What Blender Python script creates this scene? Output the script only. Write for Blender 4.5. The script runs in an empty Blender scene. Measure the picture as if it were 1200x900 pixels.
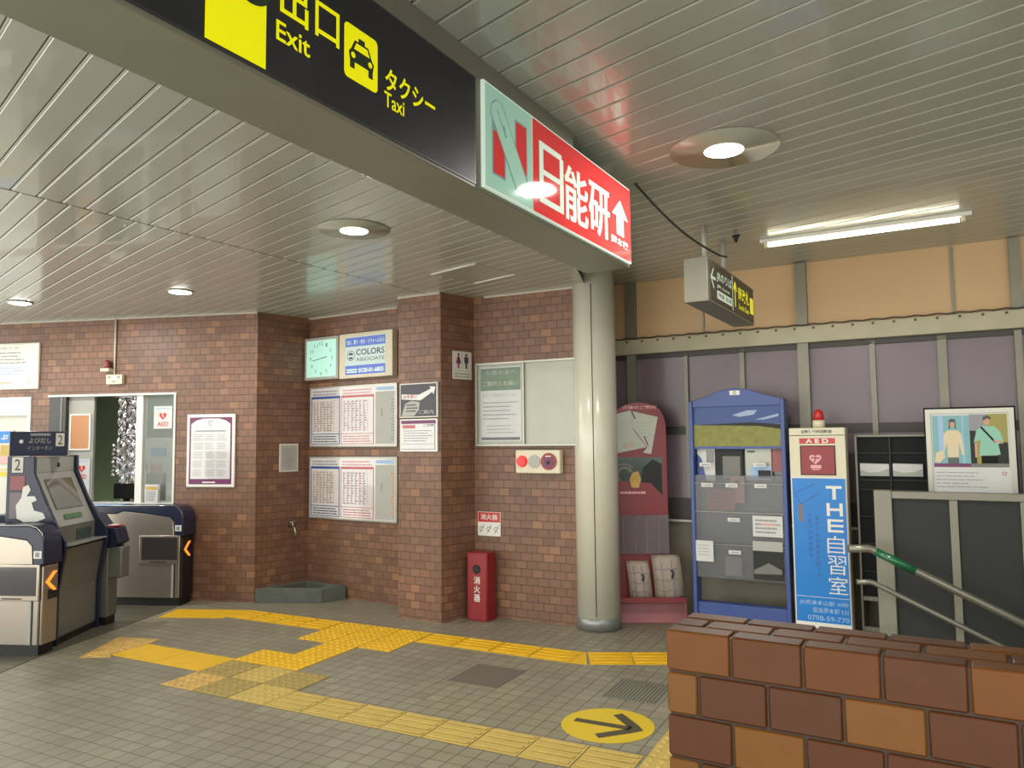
import bpy, bmesh, math, random
from mathutils import Vector, Matrix
random.seed(7)
C = bpy.context.scene.collection
SC = bpy.context.scene

# ---------------------------------------------------------------- camera, world, exposure
PITCH, ROLL = math.radians(4.21), math.radians(-0.59)
cam_d = bpy.data.cameras.new('camera'); cam = bpy.data.objects.new('camera', cam_d); C.objects.link(cam)
cam_d.sensor_width = 36; cam_d.lens = 36 * 890 / 1200; cam_d.clip_start = 0.05
cp, sp, cr, sr = math.cos(PITCH), math.sin(PITCH), math.cos(ROLL), math.sin(ROLL)
B_ = Matrix(((1, 0, 0), (0, -sp, -cp), (0, cp, -sp)))
R_ = Matrix(((cr, -sr, 0), (sr, cr, 0), (0, 0, 1)))
cam.matrix_world = Matrix.Translation((0, 0, 1.55)) @ (B_ @ R_).to_4x4()
SC.camera = cam
SC.view_settings.view_transform = 'Standard'; SC.view_settings.look = 'None'
SC.view_settings.gamma = 1; SC.view_settings.use_curve_mapping = False
SC.view_settings.exposure = 0.22

W = bpy.data.worlds.new('sky'); SC.world = W; W.use_nodes = True
wn = W.node_tree; wn.nodes.clear()
wo = wn.nodes.new('ShaderNodeOutputWorld'); wb = wn.nodes.new('ShaderNodeBackground')
tc = wn.nodes.new('ShaderNodeTexCoord'); sx = wn.nodes.new('ShaderNodeSeparateXYZ')
rm = wn.nodes.new('ShaderNodeValToRGB')
wn.links.new(tc.outputs['Generated'], sx.inputs[0]); wn.links.new(sx.outputs[2], rm.inputs[0])
rm.color_ramp.elements[0].position = 0.0; rm.color_ramp.elements[0].color = (0.86, 0.86, 0.78, 1)
rm.color_ramp.elements[1].position = 0.12; rm.color_ramp.elements[1].color = (0.95, 1.0, 0.95, 1)
# world light shaped: bright behind-left, dimmed on the right to darken alcove side walls
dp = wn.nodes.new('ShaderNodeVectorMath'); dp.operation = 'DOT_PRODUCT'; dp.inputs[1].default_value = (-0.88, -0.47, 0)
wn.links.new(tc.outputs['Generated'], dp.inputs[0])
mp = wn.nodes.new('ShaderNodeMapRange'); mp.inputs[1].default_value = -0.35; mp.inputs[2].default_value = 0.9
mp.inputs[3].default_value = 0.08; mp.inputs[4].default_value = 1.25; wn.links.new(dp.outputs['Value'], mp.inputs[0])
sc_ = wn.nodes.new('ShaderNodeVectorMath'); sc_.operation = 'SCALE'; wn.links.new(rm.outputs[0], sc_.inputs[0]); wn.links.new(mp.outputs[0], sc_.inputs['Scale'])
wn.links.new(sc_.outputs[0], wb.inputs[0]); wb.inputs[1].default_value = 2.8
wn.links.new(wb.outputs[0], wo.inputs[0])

# ---------------------------------------------------------------- materials
def lin(c):
    r = []
    for v in c:
        v = v / 255.0
        r.append(v / 12.92 if v <= 0.04045 else ((v + 0.055) / 1.055) ** 2.4)
    return (*r, 1.0)
MATS = {}
def mat(name, col, rough=0.5, metal=0.0, emit=0.0, ecol=None, noise=0.06, nscale=6.0, bump=0.0, spec=0.5, coat=0.0):
    m = bpy.data.materials.new(name); m.use_nodes = True
    nt = m.node_tree; b = nt.nodes['Principled BSDF']
    c = lin(col)
    b.inputs['Roughness'].default_value = rough; b.inputs['Metallic'].default_value = metal
    b.inputs['Specular IOR Level'].default_value = spec
    b.inputs['Coat Weight'].default_value = coat
    b.inputs['Base Color'].default_value = c
    if noise > 0 or bump > 0:
        t = nt.nodes.new('ShaderNodeTexCoord'); n = nt.nodes.new('ShaderNodeTexNoise')
        n.inputs['Scale'].default_value = nscale; n.inputs['Detail'].default_value = 5
        nt.links.new(t.outputs['Object'], n.inputs['Vector'])
        mx = nt.nodes.new('ShaderNodeMix'); mx.data_type = 'RGBA'
        mx.inputs[6].default_value = tuple(v * (1 - noise * 1.6) for v in c[:3]) + (1,)
        mx.inputs[7].default_value = tuple(min(1, v * (1 + noise * 1.6)) for v in c[:3]) + (1,)
        nt.links.new(n.outputs['Fac'], mx.inputs[0]); nt.links.new(mx.outputs[2], b.inputs['Base Color'])
        if bump:
            bp = nt.nodes.new('ShaderNodeBump'); bp.inputs['Strength'].default_value = bump; bp.inputs['Distance'].default_value = 0.004
            nt.links.new(n.outputs['Fac'], bp.inputs['Height']); nt.links.new(bp.outputs[0], b.inputs['Normal'])
    if emit:
        b.inputs['Emission Color'].default_value = lin(ecol or col); b.inputs['Emission Strength'].default_value = emit
    MATS[name] = m
    return m
def M(n): return MATS[n]

mat('white', (225, 222, 214), 0.4); mat('offwhite', (205, 200, 188), 0.45); mat('paper', (202, 200, 196), 0.35)
mat('gloss_paper', (206, 204, 204), 0.08, coat=0.6); mat('black', (14, 14, 15), 0.6, spec=0.25); mat('ink', (60, 58, 66), 0.4)
mat('grey_ink', (140, 138, 142), 0.4); mat('dark_grey', (42, 42, 40), 0.5, spec=0.3); mat('mid_grey', (112, 110, 104), 0.4)
mat('light_grey', (168, 166, 158), 0.4); mat('red', (138, 30, 36), 0.35); mat('bright_red', (190, 40, 45), 0.35)
mat('soft_red', (190, 105, 105), 0.4); mat('pink', (214, 160, 160), 0.4); mat('blue', (52, 72, 140), 0.35)
mat('deep_blue', (30, 52, 120), 0.35); mat('sky_blue', (10, 120, 200), 0.35); mat('pale_blue', (150, 180, 215), 0.4)
mat('navy', (34, 38, 62), 0.28); mat('green', (70, 110, 72), 0.4); mat('orange', (205, 140, 90), 0.6)
mat('cork', (190, 135, 95), 0.8, bump=0.3, nscale=120); mat('yellow', (214, 180, 40), 0.4)
mat('steel', (176, 164, 152), 0.28, 0.75, noise=0.04); mat('chrome', (190, 188, 182), 0.12, 1.0)
mat('alu', (172, 168, 156), 0.35, 0.55); mat('frame_grey', (128, 124, 110), 0.4, 0.2)
mat('machine_grey', (120, 120, 112), 0.35, 0.3); mat('machine_light', (150, 152, 144), 0.3, 0.2)
mat('cream', (212, 203, 176), 0.35); mat('column_paint', (208, 203, 186), 0.22, noise=0.03, coat=0.3)
mat('purple_film', (114, 98, 104), 0.3, noise=0.03); mat('dark_band', (62, 56, 52), 0.5)
mat('wall_beige', (120, 112, 94), 0.6); mat('orange_panel', (200, 166, 124), 0.55, noise=0.04, nscale=1.5)
mat('ledge_cream', (176, 168, 142), 0.5, noise=0.12); mat('concrete', (92, 94, 86), 0.85, noise=0.2, nscale=14, bump=0.5)
mat('ceiling_metal', (176, 177, 166), 0.26, 0.0, noise=0.05, nscale=2.0, spec=0.6, coat=0.35)
mat('ceiling_back', (52, 52, 46), 0.8); mat('seam_highlight', (206, 204, 190), 0.35); mat('trim_white', (190, 184, 170), 0.4)
mat('box_grey', (126, 124, 108), 0.4, noise=0.08); mat('sign_dark', (40, 54, 42), 0.06, noise=0.03, coat=0.3)
mat('tape_green', (14, 92, 52), 0.3, coat=0.4); mat('blue_rack', (58, 78, 140), 0.35)
mat('stand_red', (128, 48, 56), 0.4); mat('stand_pink', (150, 84, 86), 0.45); mat('acrylic_dark', (92, 92, 96), 0.2, coat=0.5)
mat('room_green', (118, 136, 104), 0.6); mat('room_wall', (160, 158, 150), 0.6); mat('door_dark', (58, 54, 52), 0.4)
mat('skin', (196, 150, 122), 0.5, noise=0); mat('shirt_cream', (214, 196, 160), 0.5, noise=0); mat('shirt_mint', (140, 190, 168), 0.5, noise=0)
mat('teal_photo', (120, 168, 172), 0.4); mat('olive_photo', (150, 140, 60), 0.4); mat('purple', (110, 44, 92), 0.4)
mat('field_yellow', (124, 122, 40), 0.4, noise=0.3, nscale=20); mat('photo_sky', (48, 72, 130), 0.4); mat('cloud', (150, 165, 195), 0.4)
mat('rail_steel', (138, 132, 120), 0.35, 0.6); mat('foil', (225, 220, 224), 0.18, 0.9); mat('tact_bright', (222, 174, 26), 0.5, noise=0.1, nscale=10)
mat('tact_pale', (186, 160, 84), 0.6, noise=0.12, nscale=10); mat('tact_khaki', (158, 136, 74), 0.65, noise=0.14, nscale=10)
mat('tact_worn', (196, 158, 84), 0.6, noise=0.25, nscale=16); mat('steel_ring', (140, 140, 136), 0.35, 0.5); mat('map_paper', (216, 200, 184), 0.5)
mat('manhole_grey', (112, 104, 94), 0.6, 0.3); mat('grate_green', (122, 120, 102), 0.6, 0.2)
mat('arrow_yellow', (206, 176, 40), 0.4, noise=0.05); mat('arrow_grey', (74, 68, 50), 0.5)
mat('dark_tile', (76, 72, 62), 0.5); mat('plinth_black', (24, 22, 22), 0.5); mat('window_dark', (58, 52, 52), 0.15, coat=0.5)
mat('screen', (86, 82, 68), 0.12, coat=0.6); mat('teal_screen', (70, 84, 80), 0.15)
mat('board_grey', (166, 166, 150), 0.25, coat=0.4)
# things that give off light
mat('lit_lamp', (255, 250, 240), 0.5, emit=16, noise=0); mat('lit_tube', (255, 246, 214), 0.5, emit=5, noise=0)
mat('lit_yellow', (238, 232, 0), 0.05, emit=0.42, noise=0); mat('lit_white', (190, 205, 190), 0.05, emit=0.5, noise=0)
mat('lit_mint', (150, 190, 172), 0.05, emit=0.35, noise=0); mat('lit_red', (190, 50, 50), 0.05, emit=0.38, noise=0)
mat('lit_line', (120, 150, 145), 0.05, emit=0.3, noise=0)
mat('lit_clock', (160, 205, 190), 0.4, emit=0.55, noise=0); mat('lit_ad', (170, 186, 184), 0.4, emit=0.4, noise=0)
mat('lit_ad_blue', (70, 96, 176), 0.4, emit=0.4, noise=0); mat('lit_orange', (255, 130, 40), 0.4, emit=1.5, noise=0)
mat('lit_alarm', (240, 40, 40), 0.4, emit=0.9, noise=0); mat('lit_sign_grey', (74, 72, 64), 0.4, noise=0)
mat('lit_room', (235, 235, 225), 0.5, emit=9, noise=0); mat('lit_dark', (28, 40, 30), 0.3, emit=0.15, ecol=(50, 64, 50), noise=0)

def brick_mat(name, bw, bh, mortar, offset, cols, mcol, rough=0.5, dirt=0.0, bumpd=0.003, spec=0.5):
    m = bpy.data.materials.new(name); m.use_nodes = True; nt = m.node_tree; b = nt.nodes['Principled BSDF']
    N = nt.nodes.new; L = nt.links.new
    uv = N('ShaderNodeUVMap'); uv.uv_map = 'UVMap'
    bk = N('ShaderNodeTexBrick'); bk.offset = offset; bk.squash = 1
    bk.inputs['Scale'].default_value = 1; bk.inputs['Brick Width'].default_value = bw; bk.inputs['Row Height'].default_value = bh
    bk.inputs['Mortar Size'].default_value = mortar; bk.inputs['Mortar Smooth'].default_value = 0.3; bk.inputs['Bias'].default_value = 0.0
    bk.inputs['Color1'].default_value = (0, 0, 0, 1); bk.inputs['Color2'].default_value = (1, 1, 1, 1); bk.inputs['Mortar'].default_value = (0.5, 0.5, 0.5, 1)
    L(uv.outputs[0], bk.inputs['Vector'])
    rp = N('ShaderNodeValToRGB'); rp.color_ramp.interpolation = 'LINEAR'
    el = rp.color_ramp.elements
    while len(el) < len(cols): el.new(0.5)
    for i, c in enumerate(cols): el[i].position = i / (len(cols) - 1); el[i].color = lin(c)
    L(bk.outputs['Color'], rp.inputs[0])
    nz = N('ShaderNodeTexNoise'); nz.inputs['Scale'].default_value = 1.3; nz.inputs['Detail'].default_value = 6
    L(uv.outputs[0], nz.inputs['Vector'])
    mr = N('ShaderNodeMapRange'); mr.inputs[1].default_value = 0.3; mr.inputs[2].default_value = 0.7
    mr.inputs[3].default_value = 1 - dirt; mr.inputs[4].default_value = 1 + dirt * 0.6
    L(nz.outputs['Fac'], mr.inputs[0])
    mu = N('ShaderNodeVectorMath'); mu.operation = 'SCALE'; L(rp.outputs[0], mu.inputs[0]); L(mr.outputs[0], mu.inputs['Scale'])
    mx = N('ShaderNodeMix'); mx.data_type = 'RGBA'; mx.inputs[7].default_value = lin(mcol)
    L(bk.outputs['Fac'], mx.inputs[0]); L(mu.outputs[0], mx.inputs[6]); L(mx.outputs[2], b.inputs['Base Color'])
    b.inputs['Roughness'].default_value = rough; b.inputs['Specular IOR Level'].default_value = spec
    inv = N('ShaderNodeMath'); inv.operation = 'SUBTRACT'; inv.inputs[0].default_value = 1; L(bk.outputs['Fac'], inv.inputs[1])
    bp = N('ShaderNodeBump'); bp.inputs['Distance'].default_value = bumpd; bp.inputs['Strength'].default_value = 0.7
    L(inv.outputs[0], bp.inputs['Height']); L(bp.outputs[0], b.inputs['Normal'])
    MATS[name] = m
BR = [(114, 79, 61), (126, 89, 69), (118, 84, 67), (132, 94, 71), (109, 76, 60), (146, 104, 76)]
brick_mat('brick', 0.107, 0.069, 0.0035, 0.5, BR, (84, 62, 50), 0.42, 0.12)
brick_mat('floor_tile', 0.1, 0.1, 0.0035, 0.0, [(130, 124, 105), (139, 133, 113), (134, 128, 109), (144, 138, 118)], (92, 85, 70), 0.42, 0.12, 0.002)
brick_mat('dark_floor', 0.3, 0.1, 0.003, 0.0, [(84, 79, 66), (92, 87, 72)], (58, 54, 46), 0.42, 0.10, 0.002)

def attr_mat(name, rough):
    m = bpy.data.materials.new(name); m.use_nodes = True; nt = m.node_tree; b = nt.nodes['Principled BSDF']
    a = nt.nodes.new('ShaderNodeAttribute'); a.attribute_name = 'tint'; n = nt.nodes.new('ShaderNodeTexNoise'); n.inputs['Scale'].default_value = 22; n.inputs['Detail'].default_value = 8
    t = nt.nodes.new('ShaderNodeTexCoord'); nt.links.new(t.outputs['Object'], n.inputs['Vector'])
    mr = nt.nodes.new('ShaderNodeMapRange'); mr.inputs[3].default_value = 0.82; mr.inputs[4].default_value = 1.15; nt.links.new(n.outputs['Fac'], mr.inputs[0])
    mu = nt.nodes.new('ShaderNodeVectorMath'); mu.operation = 'SCALE'; nt.links.new(a.outputs['Color'], mu.inputs[0]); nt.links.new(mr.outputs[0], mu.inputs['Scale'])
    nt.links.new(mu.outputs[0], b.inputs['Base Color']); b.inputs['Roughness'].default_value = rough; b.inputs['Specular IOR Level'].default_value = 0.2
    bp = nt.nodes.new('ShaderNodeBump'); bp.inputs['Strength'].default_value = 0.25; bp.inputs['Distance'].default_value = 0.002
    nt.links.new(n.outputs['Fac'], bp.inputs['Height']); nt.links.new(bp.outputs[0], b.inputs['Normal'])
    MATS[name] = m
attr_mat('parapet_brick', 0.38)

def glassy(name, col, alpha, rough=0.08):
    m = bpy.data.materials.new(name); m.use_nodes = True; nt = m.node_tree
    b = nt.nodes['Principled BSDF']; b.inputs['Base Color'].default_value = lin(col); b.inputs['Roughness'].default_value = rough
    b.inputs['Alpha'].default_value = alpha; MATS[name] = m
glassy('pane', (190, 200, 196), 0.16); glassy('pocket', (126, 126, 130), 0.38, 0.2); glassy('cover', (200, 205, 200), 0.12)

# ---------------------------------------------------------------- mesh builder
def az_m(az): return math.radians(90 - az)
class MB:
    def __init__(s): s.bm = bmesh.new(); s.mats = []; s.i = 0; s.uvl = None
    def m(s, n):
        if n not in s.mats: s.mats.append(n)
        s.i = s.mats.index(n); return s
    def _f(s, fs, smooth=False):
        for f in fs: f.material_index = s.i; f.smooth = smooth
    def box(s, x0, x1, y0, y1, z0, z1, bev=0, seg=2):
        vs = [s.bm.verts.new((x, y, z)) for z in (z0, z1) for x, y in ((x0, y0), (x1, y0), (x1, y1), (x0, y1))]
        fs = [s.bm.faces.new([vs[i] for i in q]) for q in ((3, 2, 1, 0), (4, 5, 6, 7), (0, 1, 5, 4), (1, 2, 6, 5), (2, 3, 7, 6), (3, 0, 4, 7))]
        s._f(fs)
        if bev: s._bev(fs, bev, seg)
        return s
    def _bev(s, fs, bev, seg, sel=None):
        es = list({e for f in fs for e in f.edges if (sel is None or sel(e))})
        r = bmesh.ops.bevel(s.bm, geom=es, offset=bev, segments=seg, affect='EDGES', profile=0.5, clamp_overlap=True)
        s._f(r['faces'])
        for f in r['faces']: f.smooth = True
    def prism(s, pts, a0, a1, plane='xz', bev=0, seg=2, sel=None):
        def P(p, a):
            if plane == 'xz': return (p[0], a, p[1])
            if plane == 'xy': return (p[0], p[1], a)
            return (a, p[0], p[1])
        v0 = [s.bm.verts.new(P(p, a0)) for p in pts]; v1 = [s.bm.verts.new(P(p, a1)) for p in pts]
        n = len(pts); fs = [s.bm.faces.new(v0), s.bm.faces.new(v1[::-1])]
        for i in range(n): fs.append(s.bm.faces.new((v0[i], v1[i], v1[(i + 1) % n], v0[(i + 1) % n])))
        bmesh.ops.recalc_face_normals(s.bm, faces=fs); s._f(fs)
        if bev: s._bev(fs, bev, seg, sel)
        return s
    def poly(s, pts, y, plane='xz'):
        vs = [s.bm.verts.new((p[0], y, p[1]) if plane == 'xz' else (p[0], p[1], y)) for p in pts]
        f = s.bm.faces.new(vs); f.normal_update()
        want = Vector((0, -1, 0)) if plane == 'xz' else Vector((0, 0, 1))
        if f.normal.dot(want) < 0: f.normal_flip()
        s._f([f]); return s
    def rect(s, x0, x1, z0, z1, y): return s.poly([(x0, z0), (x1, z0), (x1, z1), (x0, z1)], y)
    def disc(s, x, z, r, y, n=28, rz=None):
        rz = rz or r
        return s.poly([(x + r * math.cos(2 * math.pi * k / n), z + rz * math.sin(2 * math.pi * k / n)) for k in range(n)], y)
    def ring(s, x, z, r0, r1, y, n=28, a0=0, a1=360):
        for k in range(n):
            a = math.radians(a0 + (a1 - a0) * k / n); b = math.radians(a0 + (a1 - a0) * (k + 1) / n)
            s.poly([(x + r0 * math.cos(a), z + r0 * math.sin(a)), (x + r1 * math.cos(a), z + r1 * math.sin(a)),
                    (x + r1 * math.cos(b), z + r1 * math.sin(b)), (x + r0 * math.cos(b), z + r0 * math.sin(b))], y)
        return s
    def line(s, p, q, w, y):
        d = Vector((q[0] - p[0], q[1] - p[1])).normalized(); n = Vector((-d.y, d.x)) * w / 2
        return s.poly([(p[0] + n.x, p[1] + n.y), (p[0] - n.x, p[1] - n.y), (q[0] - n.x, q[1] - n.y), (q[0] + n.x, q[1] + n.y)], y)
    def tube(s, pts, r, seg=10, cap=True, rs=None):
        pts = [Vector(p) for p in pts]; rings = []
        for i, p in enumerate(pts):
            if i == 0: t = pts[1] - p
            elif i == len(pts) - 1: t = p - pts[-2]
            else: t = (pts[i + 1] - p).normalized() + (p - pts[i - 1]).normalized()
            t.normalize(); up = Vector((0, 0, 1)) if abs(t.z) < 0.9 else Vector((1, 0, 0))
            a = t.cross(up).normalized(); b = t.cross(a).normalized(); rr = rs[i] if rs else r
            rings.append([s.bm.verts.new(p + a * rr * math.cos(2 * math.pi * k / seg) + b * rr * math.sin(2 * math.pi * k / seg)) for k in range(seg)])
        fs = []
        for A, Bq in zip(rings, rings[1:]):
            for k in range(seg): fs.append(s.bm.faces.new((A[k], A[(k + 1) % seg], Bq[(k + 1) % seg], Bq[k])))
        s._f(fs, True)
        if cap:
            c = [s.bm.faces.new(rings[0][::-1]), s.bm.faces.new(rings[-1])]; s._f(c); fs += c
        bmesh.ops.recalc_face_normals(s.bm, faces=fs); return s
    def lathe(s, prof, cx=0, cy=0, seg=32):
        rings = [[s.bm.verts.new((cx + r * math.cos(2 * math.pi * k / seg), cy + r * math.sin(2 * math.pi * k / seg), z)) for k in range(seg)] for r, z in prof]
        fs = []
        for A, Bq in zip(rings, rings[1:]):
            for k in range(seg): fs.append(s.bm.faces.new((A[k], A[(k + 1) % seg], Bq[(k + 1) % seg], Bq[k])))
        s._f(fs, True); c = [s.bm.faces.new(rings[0][::-1]), s.bm.faces.new(rings[-1])]; s._f(c)
        bmesh.ops.recalc_face_normals(s.bm, faces=fs + c); return s
    def cyl_y(s, x, z, r, y0, y1, seg=28):
        return s.prism([(x + r * math.cos(2 * math.pi * k / seg), z + r * math.sin(2 * math.pi * k / seg)) for k in range(seg)], y0, y1, 'xz')
    def text(s, body, x0, x1, z0, z1, y, bold=0.0, keep=False):
        cu = bpy.data.curves.new('t', 'FONT'); cu.body = body; cu.size = 1; cu.offset = bold; cu.resolution_u = 3
        o = bpy.data.objects.new('t', cu); C.objects.link(o)
        dg = bpy.context.evaluated_depsgraph_get(); me = bpy.data.meshes.new_from_object(o.evaluated_get(dg))
        bpy.data.objects.remove(o); bpy.data.curves.remove(cu)
        if not me.vertices: return s
        xs = [v.co.x for v in me.vertices]; ys = [v.co.y for v in me.vertices]
        ax, bx, ay, by = min(xs), max(xs), min(ys), max(ys)
        kx = (x1 - x0) / max(1e-6, bx - ax); ky = (z1 - z0) / max(1e-6, by - ay)
        ox, oz = x0, z0
        if keep:
            k = min(kx, ky); ox = (x0 + x1) / 2 - k * (bx - ax) / 2; oz = (z0 + z1) / 2 - k * (by - ay) / 2; kx = ky = k
        vs = [s.bm.verts.new((ox + (v.co.x - ax) * kx, y, oz + (v.co.y - ay) * ky)) for v in me.vertices]
        fs = []
        for p in me.polygons:
            try: f = s.bm.faces.new([vs[i] for i in p.vertices])
            except ValueError: continue
            f.normal_update()
            if f.normal.y > 0: f.normal_flip()
            fs.append(f)
        s._f(fs); bpy.data.meshes.remove(me); return s
    def lines(s, x0, x1, z0, z1, n, y, w=0.35, seed=0, gap=0.25):
        rnd = random.Random(seed); h = (z1 - z0) / n
        for k in range(n):
            z = z1 - (k + 0.5) * h; x = x0; end = x1 - (x1 - x0) * rnd.uniform(0, gap)
            while x < end:
                l = rnd.uniform(0.06, 0.2) * (x1 - x0); s.rect(x, min(end, x + l), z - h * w / 2, z + h * w / 2, y); x += l + 0.015 * (x1 - x0)
        return s
    def build(s, name, parent=None, tint=None):
        bm = s.bm; bm.normal_update()
        uv = bm.loops.layers.uv.new('UVMap')
        for f in bm.faces:
            n = f.normal
            if abs(n.z) > 0.7:
                for l in f.loops: l[uv].uv = (l.vert.co.x + 50, l.vert.co.y + 50)
            else:
                t = Vector((-n.y, n.x, 0)); t = t.normalized() if t.length > 1e-6 else Vector((1, 0, 0))
                if abs(t.x) >= abs(t.y) and t.x < 0 or abs(t.y) > abs(t.x) and t.y < 0: t = -t
                for l in f.loops: l[uv].uv = (l.vert.co.dot(t) + 50, l.vert.co.z + 50)
        me = bpy.data.meshes.new(name); bm.to_mesh(me); bm.free()
        for n in s.mats: me.materials.append(M(n))
        o = bpy.data.objects.new(name, me); C.objects.link(o)
        if parent: o.parent = parent
        return o
def tag(o, label=None, cat=None, group=None, kind=None):
    if label: o['label'] = label
    if cat: o['category'] = cat
    if group: o['group'] = group
    if kind: o['kind'] = kind
    return o
def thing(name, label, cat, loc, az=90, group=None):
    o = bpy.data.objects.new(name, None); C.objects.link(o); o.empty_display_size = 0.1
    o.location = loc if len(loc) == 3 else (*loc, 0); o.rotation_euler = (0, 0, az_m(az)); return tag(o, label, cat, group)
def place(o, loc, az=90):
    o.location = loc if len(loc) == 3 else (*loc, 0); o.rotation_euler = (0, 0, az_m(az)); return o
def struct(o): o['kind'] = 'structure'; return o
def dirv(az): a = math.radians(az); return Vector((math.sin(a), math.cos(a), 0))

# ---------------------------------------------------------------- frames (origin, azimuth of local x; local -y faces the concourse)
LW, LWA = (-2.53, 7.51), 100.4       # left wall with the office window
SW, SWA = (-2.53, 7.51), 42.0        # side wall of the alcove
RC, RCA = (-1.094, 7.30), 122.5      # back wall of the alcove
PL, PLA = (-1.02, 6.82), 120.0       # brick pillar
PS, PSA = (-0.62, 6.59), 43.0        # right face of the pillar
GW, GWA = (-0.24, 6.83), 118.0       # wall with the green notice board
RW, RWA = (0.85, 7.086), 120.2       # wall of coloured panels
ZL, ZR = 2.85, 2.98                  # ceiling heights, left and right of the hanging sign box
SG, SGA = (-0.7075, 1.6958), 30.0    # hanging sign box
GR, GRA = (-1.491, 4.611), 117.2     # floor grid

# ---------------------------------------------------------------- floor
b = MB().m('floor_tile'); b.box(-4.6, 9, -4.5, 6, -0.1, 0)
floor = struct(place(b.build('floor'), GR, GRA))
# darker paving in the ticket gate aisles
gl = [(-3.53, 5.0), (-3.49, 5.65), (-3.36, 6.37), (-3.20, 7.36), (-8.2, 8.2), (-8.2, 4.9)]
b = MB().m('dark_floor').prism(gl, 0.0, 0.003, 'xy'); struct(b.build('trim_1'))

# ---------------------------------------------------------------- walls
b = MB().m('brick')
b.box(-3.7, 0.0, 0, 0.12, 2.05, 2.9); b.box(-3.7, 0.0, 0, 0.12, 0, 0.94); b.box(-0.885, 0.0, 0, 0.12, 0.94, 2.05)
b.box(-2.56, -2.35, 0, 0.12, 0.94, 2.05)
wl = struct(place(b.build('wall_left'), LW, LWA))
b = MB().m('brick').box(0.0, 0.63, 0, 0.12, 0, 2.9)
struct(place(b.build('wall_side'), SW, SWA))
b = MB().m('brick').box(-1.27, 0.45, 0, 0.12, 0, 2.9)
struct(place(b.build('wall_back'), RC, RCA))
# pillar: front 0.46 wide, runs back to the alcove wall
pv = [Vector((-1.02, 6.82)), Vector((-0.62, 6.59)), Vector((-0.345, 6.886)), Vector((-0.62, 7.12)), Vector((-0.79, 7.22))]
f0 = Vector(PL)
d0 = dirv(PLA); n0 = Vector((-d0.y, d0.x))
loc2 = lambda v: ((v - f0).dot(Vector((d0.x, d0.y))), (v - f0).dot(n0))
b = MB().m('brick').prism([loc2(v) for v in pv], 0, 2.9, 'xy')
struct(place(b.build('wall_pillar'), PL, PLA))
b = MB().m('brick').box(-0.12, 0.97, 0, 0.12, 0, 2.97)
struct(place(b.build('wall_center'), GW, GWA))
# return wall behind the column, up to the panelled wall
b = MB().m('brick').prism([(0.62, 6.44), (0.80, 6.50), (0.93, 7.04), (0.80, 7.15)], 0, 2.97, 'xy'); struct(b.build('wall_return'))
# thin ceiling trims on the brick walls
for k, (o, a, x0, x1) in enumerate(((LW, LWA, -3.7, 0), (RC, RCA, -1.25, 0.0), (PL, PLA, 0, 0.46), (GW, GWA, 0.0, 0.96))):
    b = MB().m('trim_white').box(x0, x1, -0.018, 0, ZL - 0.016, ZL - 0.001)
    struct(place(b.build('trim_%d' % (k + 2)), o, a))

# panelled wall on the right
b = MB().m('orange_panel').box(-0.1, 5.2, 0.0, 0.12, 2.35, 3.0)
b.m('purple_film').box(-0.1, 5.2, 0.0, 0.12, 1.03, 2.35)
b.m('dark_band').box(-0.1, 5.2, -0.004, 0.12, 0.84, 1.03)
b.m('wall_beige').box(-0.1, 5.2, 0.0, 0.12, 0, 0.84)
wr = struct(place(b.build('wall_right'), RW, RWA))
b = MB().m('dark_band').box(-0.05, 5.2, -0.012, 0, 1.58, 1.655); b.box(-0.05, 5.2, -0.03, 0, 2.27, 2.31)
struct(place(b.build('trim_6'), RW, RWA))
b = MB().m('frame_grey')
for x0, x1, z0, z1, d in ((0.26, 0.35, 0.84, 3.0, 0.05), (0.79, 0.82, 1.03, 2.3, 0.03), (1.27, 1.31, 1.03, 2.3, 0.03), (1.745, 1.83, 0.84, 2.97, 0.06), (2.275, 2.315, 1.03, 2.3, 0.03),
                          (2.74, 2.80, 1.03, 2.3, 0.03), (3.225, 3.27, 0.84, 2.3, 0.05), (3.72, 3.75, 1.03, 2.3, 0.03), (0.96, 0.975, 2.4, 2.97, 0.012), (2.85, 2.872, 2.4, 2.97, 0.012), (3.22, 3.29, 2.4, 2.97, 0.04), (4.2, 4.28, 0.84, 2.97, 0.05)):
    b.box(x0, x1, -d, 0, z0, z1)
struct(place(b.build('trim_7'), RW, RWA))
# cream cable ledge with clips
t = thing('cable_ledge', 'long cream ledge with a clipped cable running between the orange and purple wall panels', 'ledge', (*RW, 2.31), RWA)
b = MB().m('ledge_cream').box(0.12, 5.2, -0.09, -0.001, 0, 0.135, 0.006); b.build('ledge_board', t)
b = MB().m('dark_band'); pts = []
for k in range(36):
    x = 0.14 + k * 0.145; b.cyl_y(x, 0.115, 0.009, -0.102, -0.09, 10); pts += [(x, -0.085, 0.150), (x + 0.07, -0.085, 0.141)]
b.tube(pts, 0.006, 6); b.build('clipped_cable', t)
t = thing('wall_rail', 'thin white rail running low along the panelled wall', 'rail', (*RW, 0.835), RWA)
b = MB().m('white').tube([(0.02, -0.05, 0), (4.6, -0.05, 0)], 0.011, 10); b.build('rail_tube', t)
for x in (0.3, 1.6, 3.0, 4.4):
    b = MB().m('alu').tube([(x, -0.05, 0), (x, 0.0, 0)], 0.007, 8); b.build('rail_bracket', t)

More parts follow.
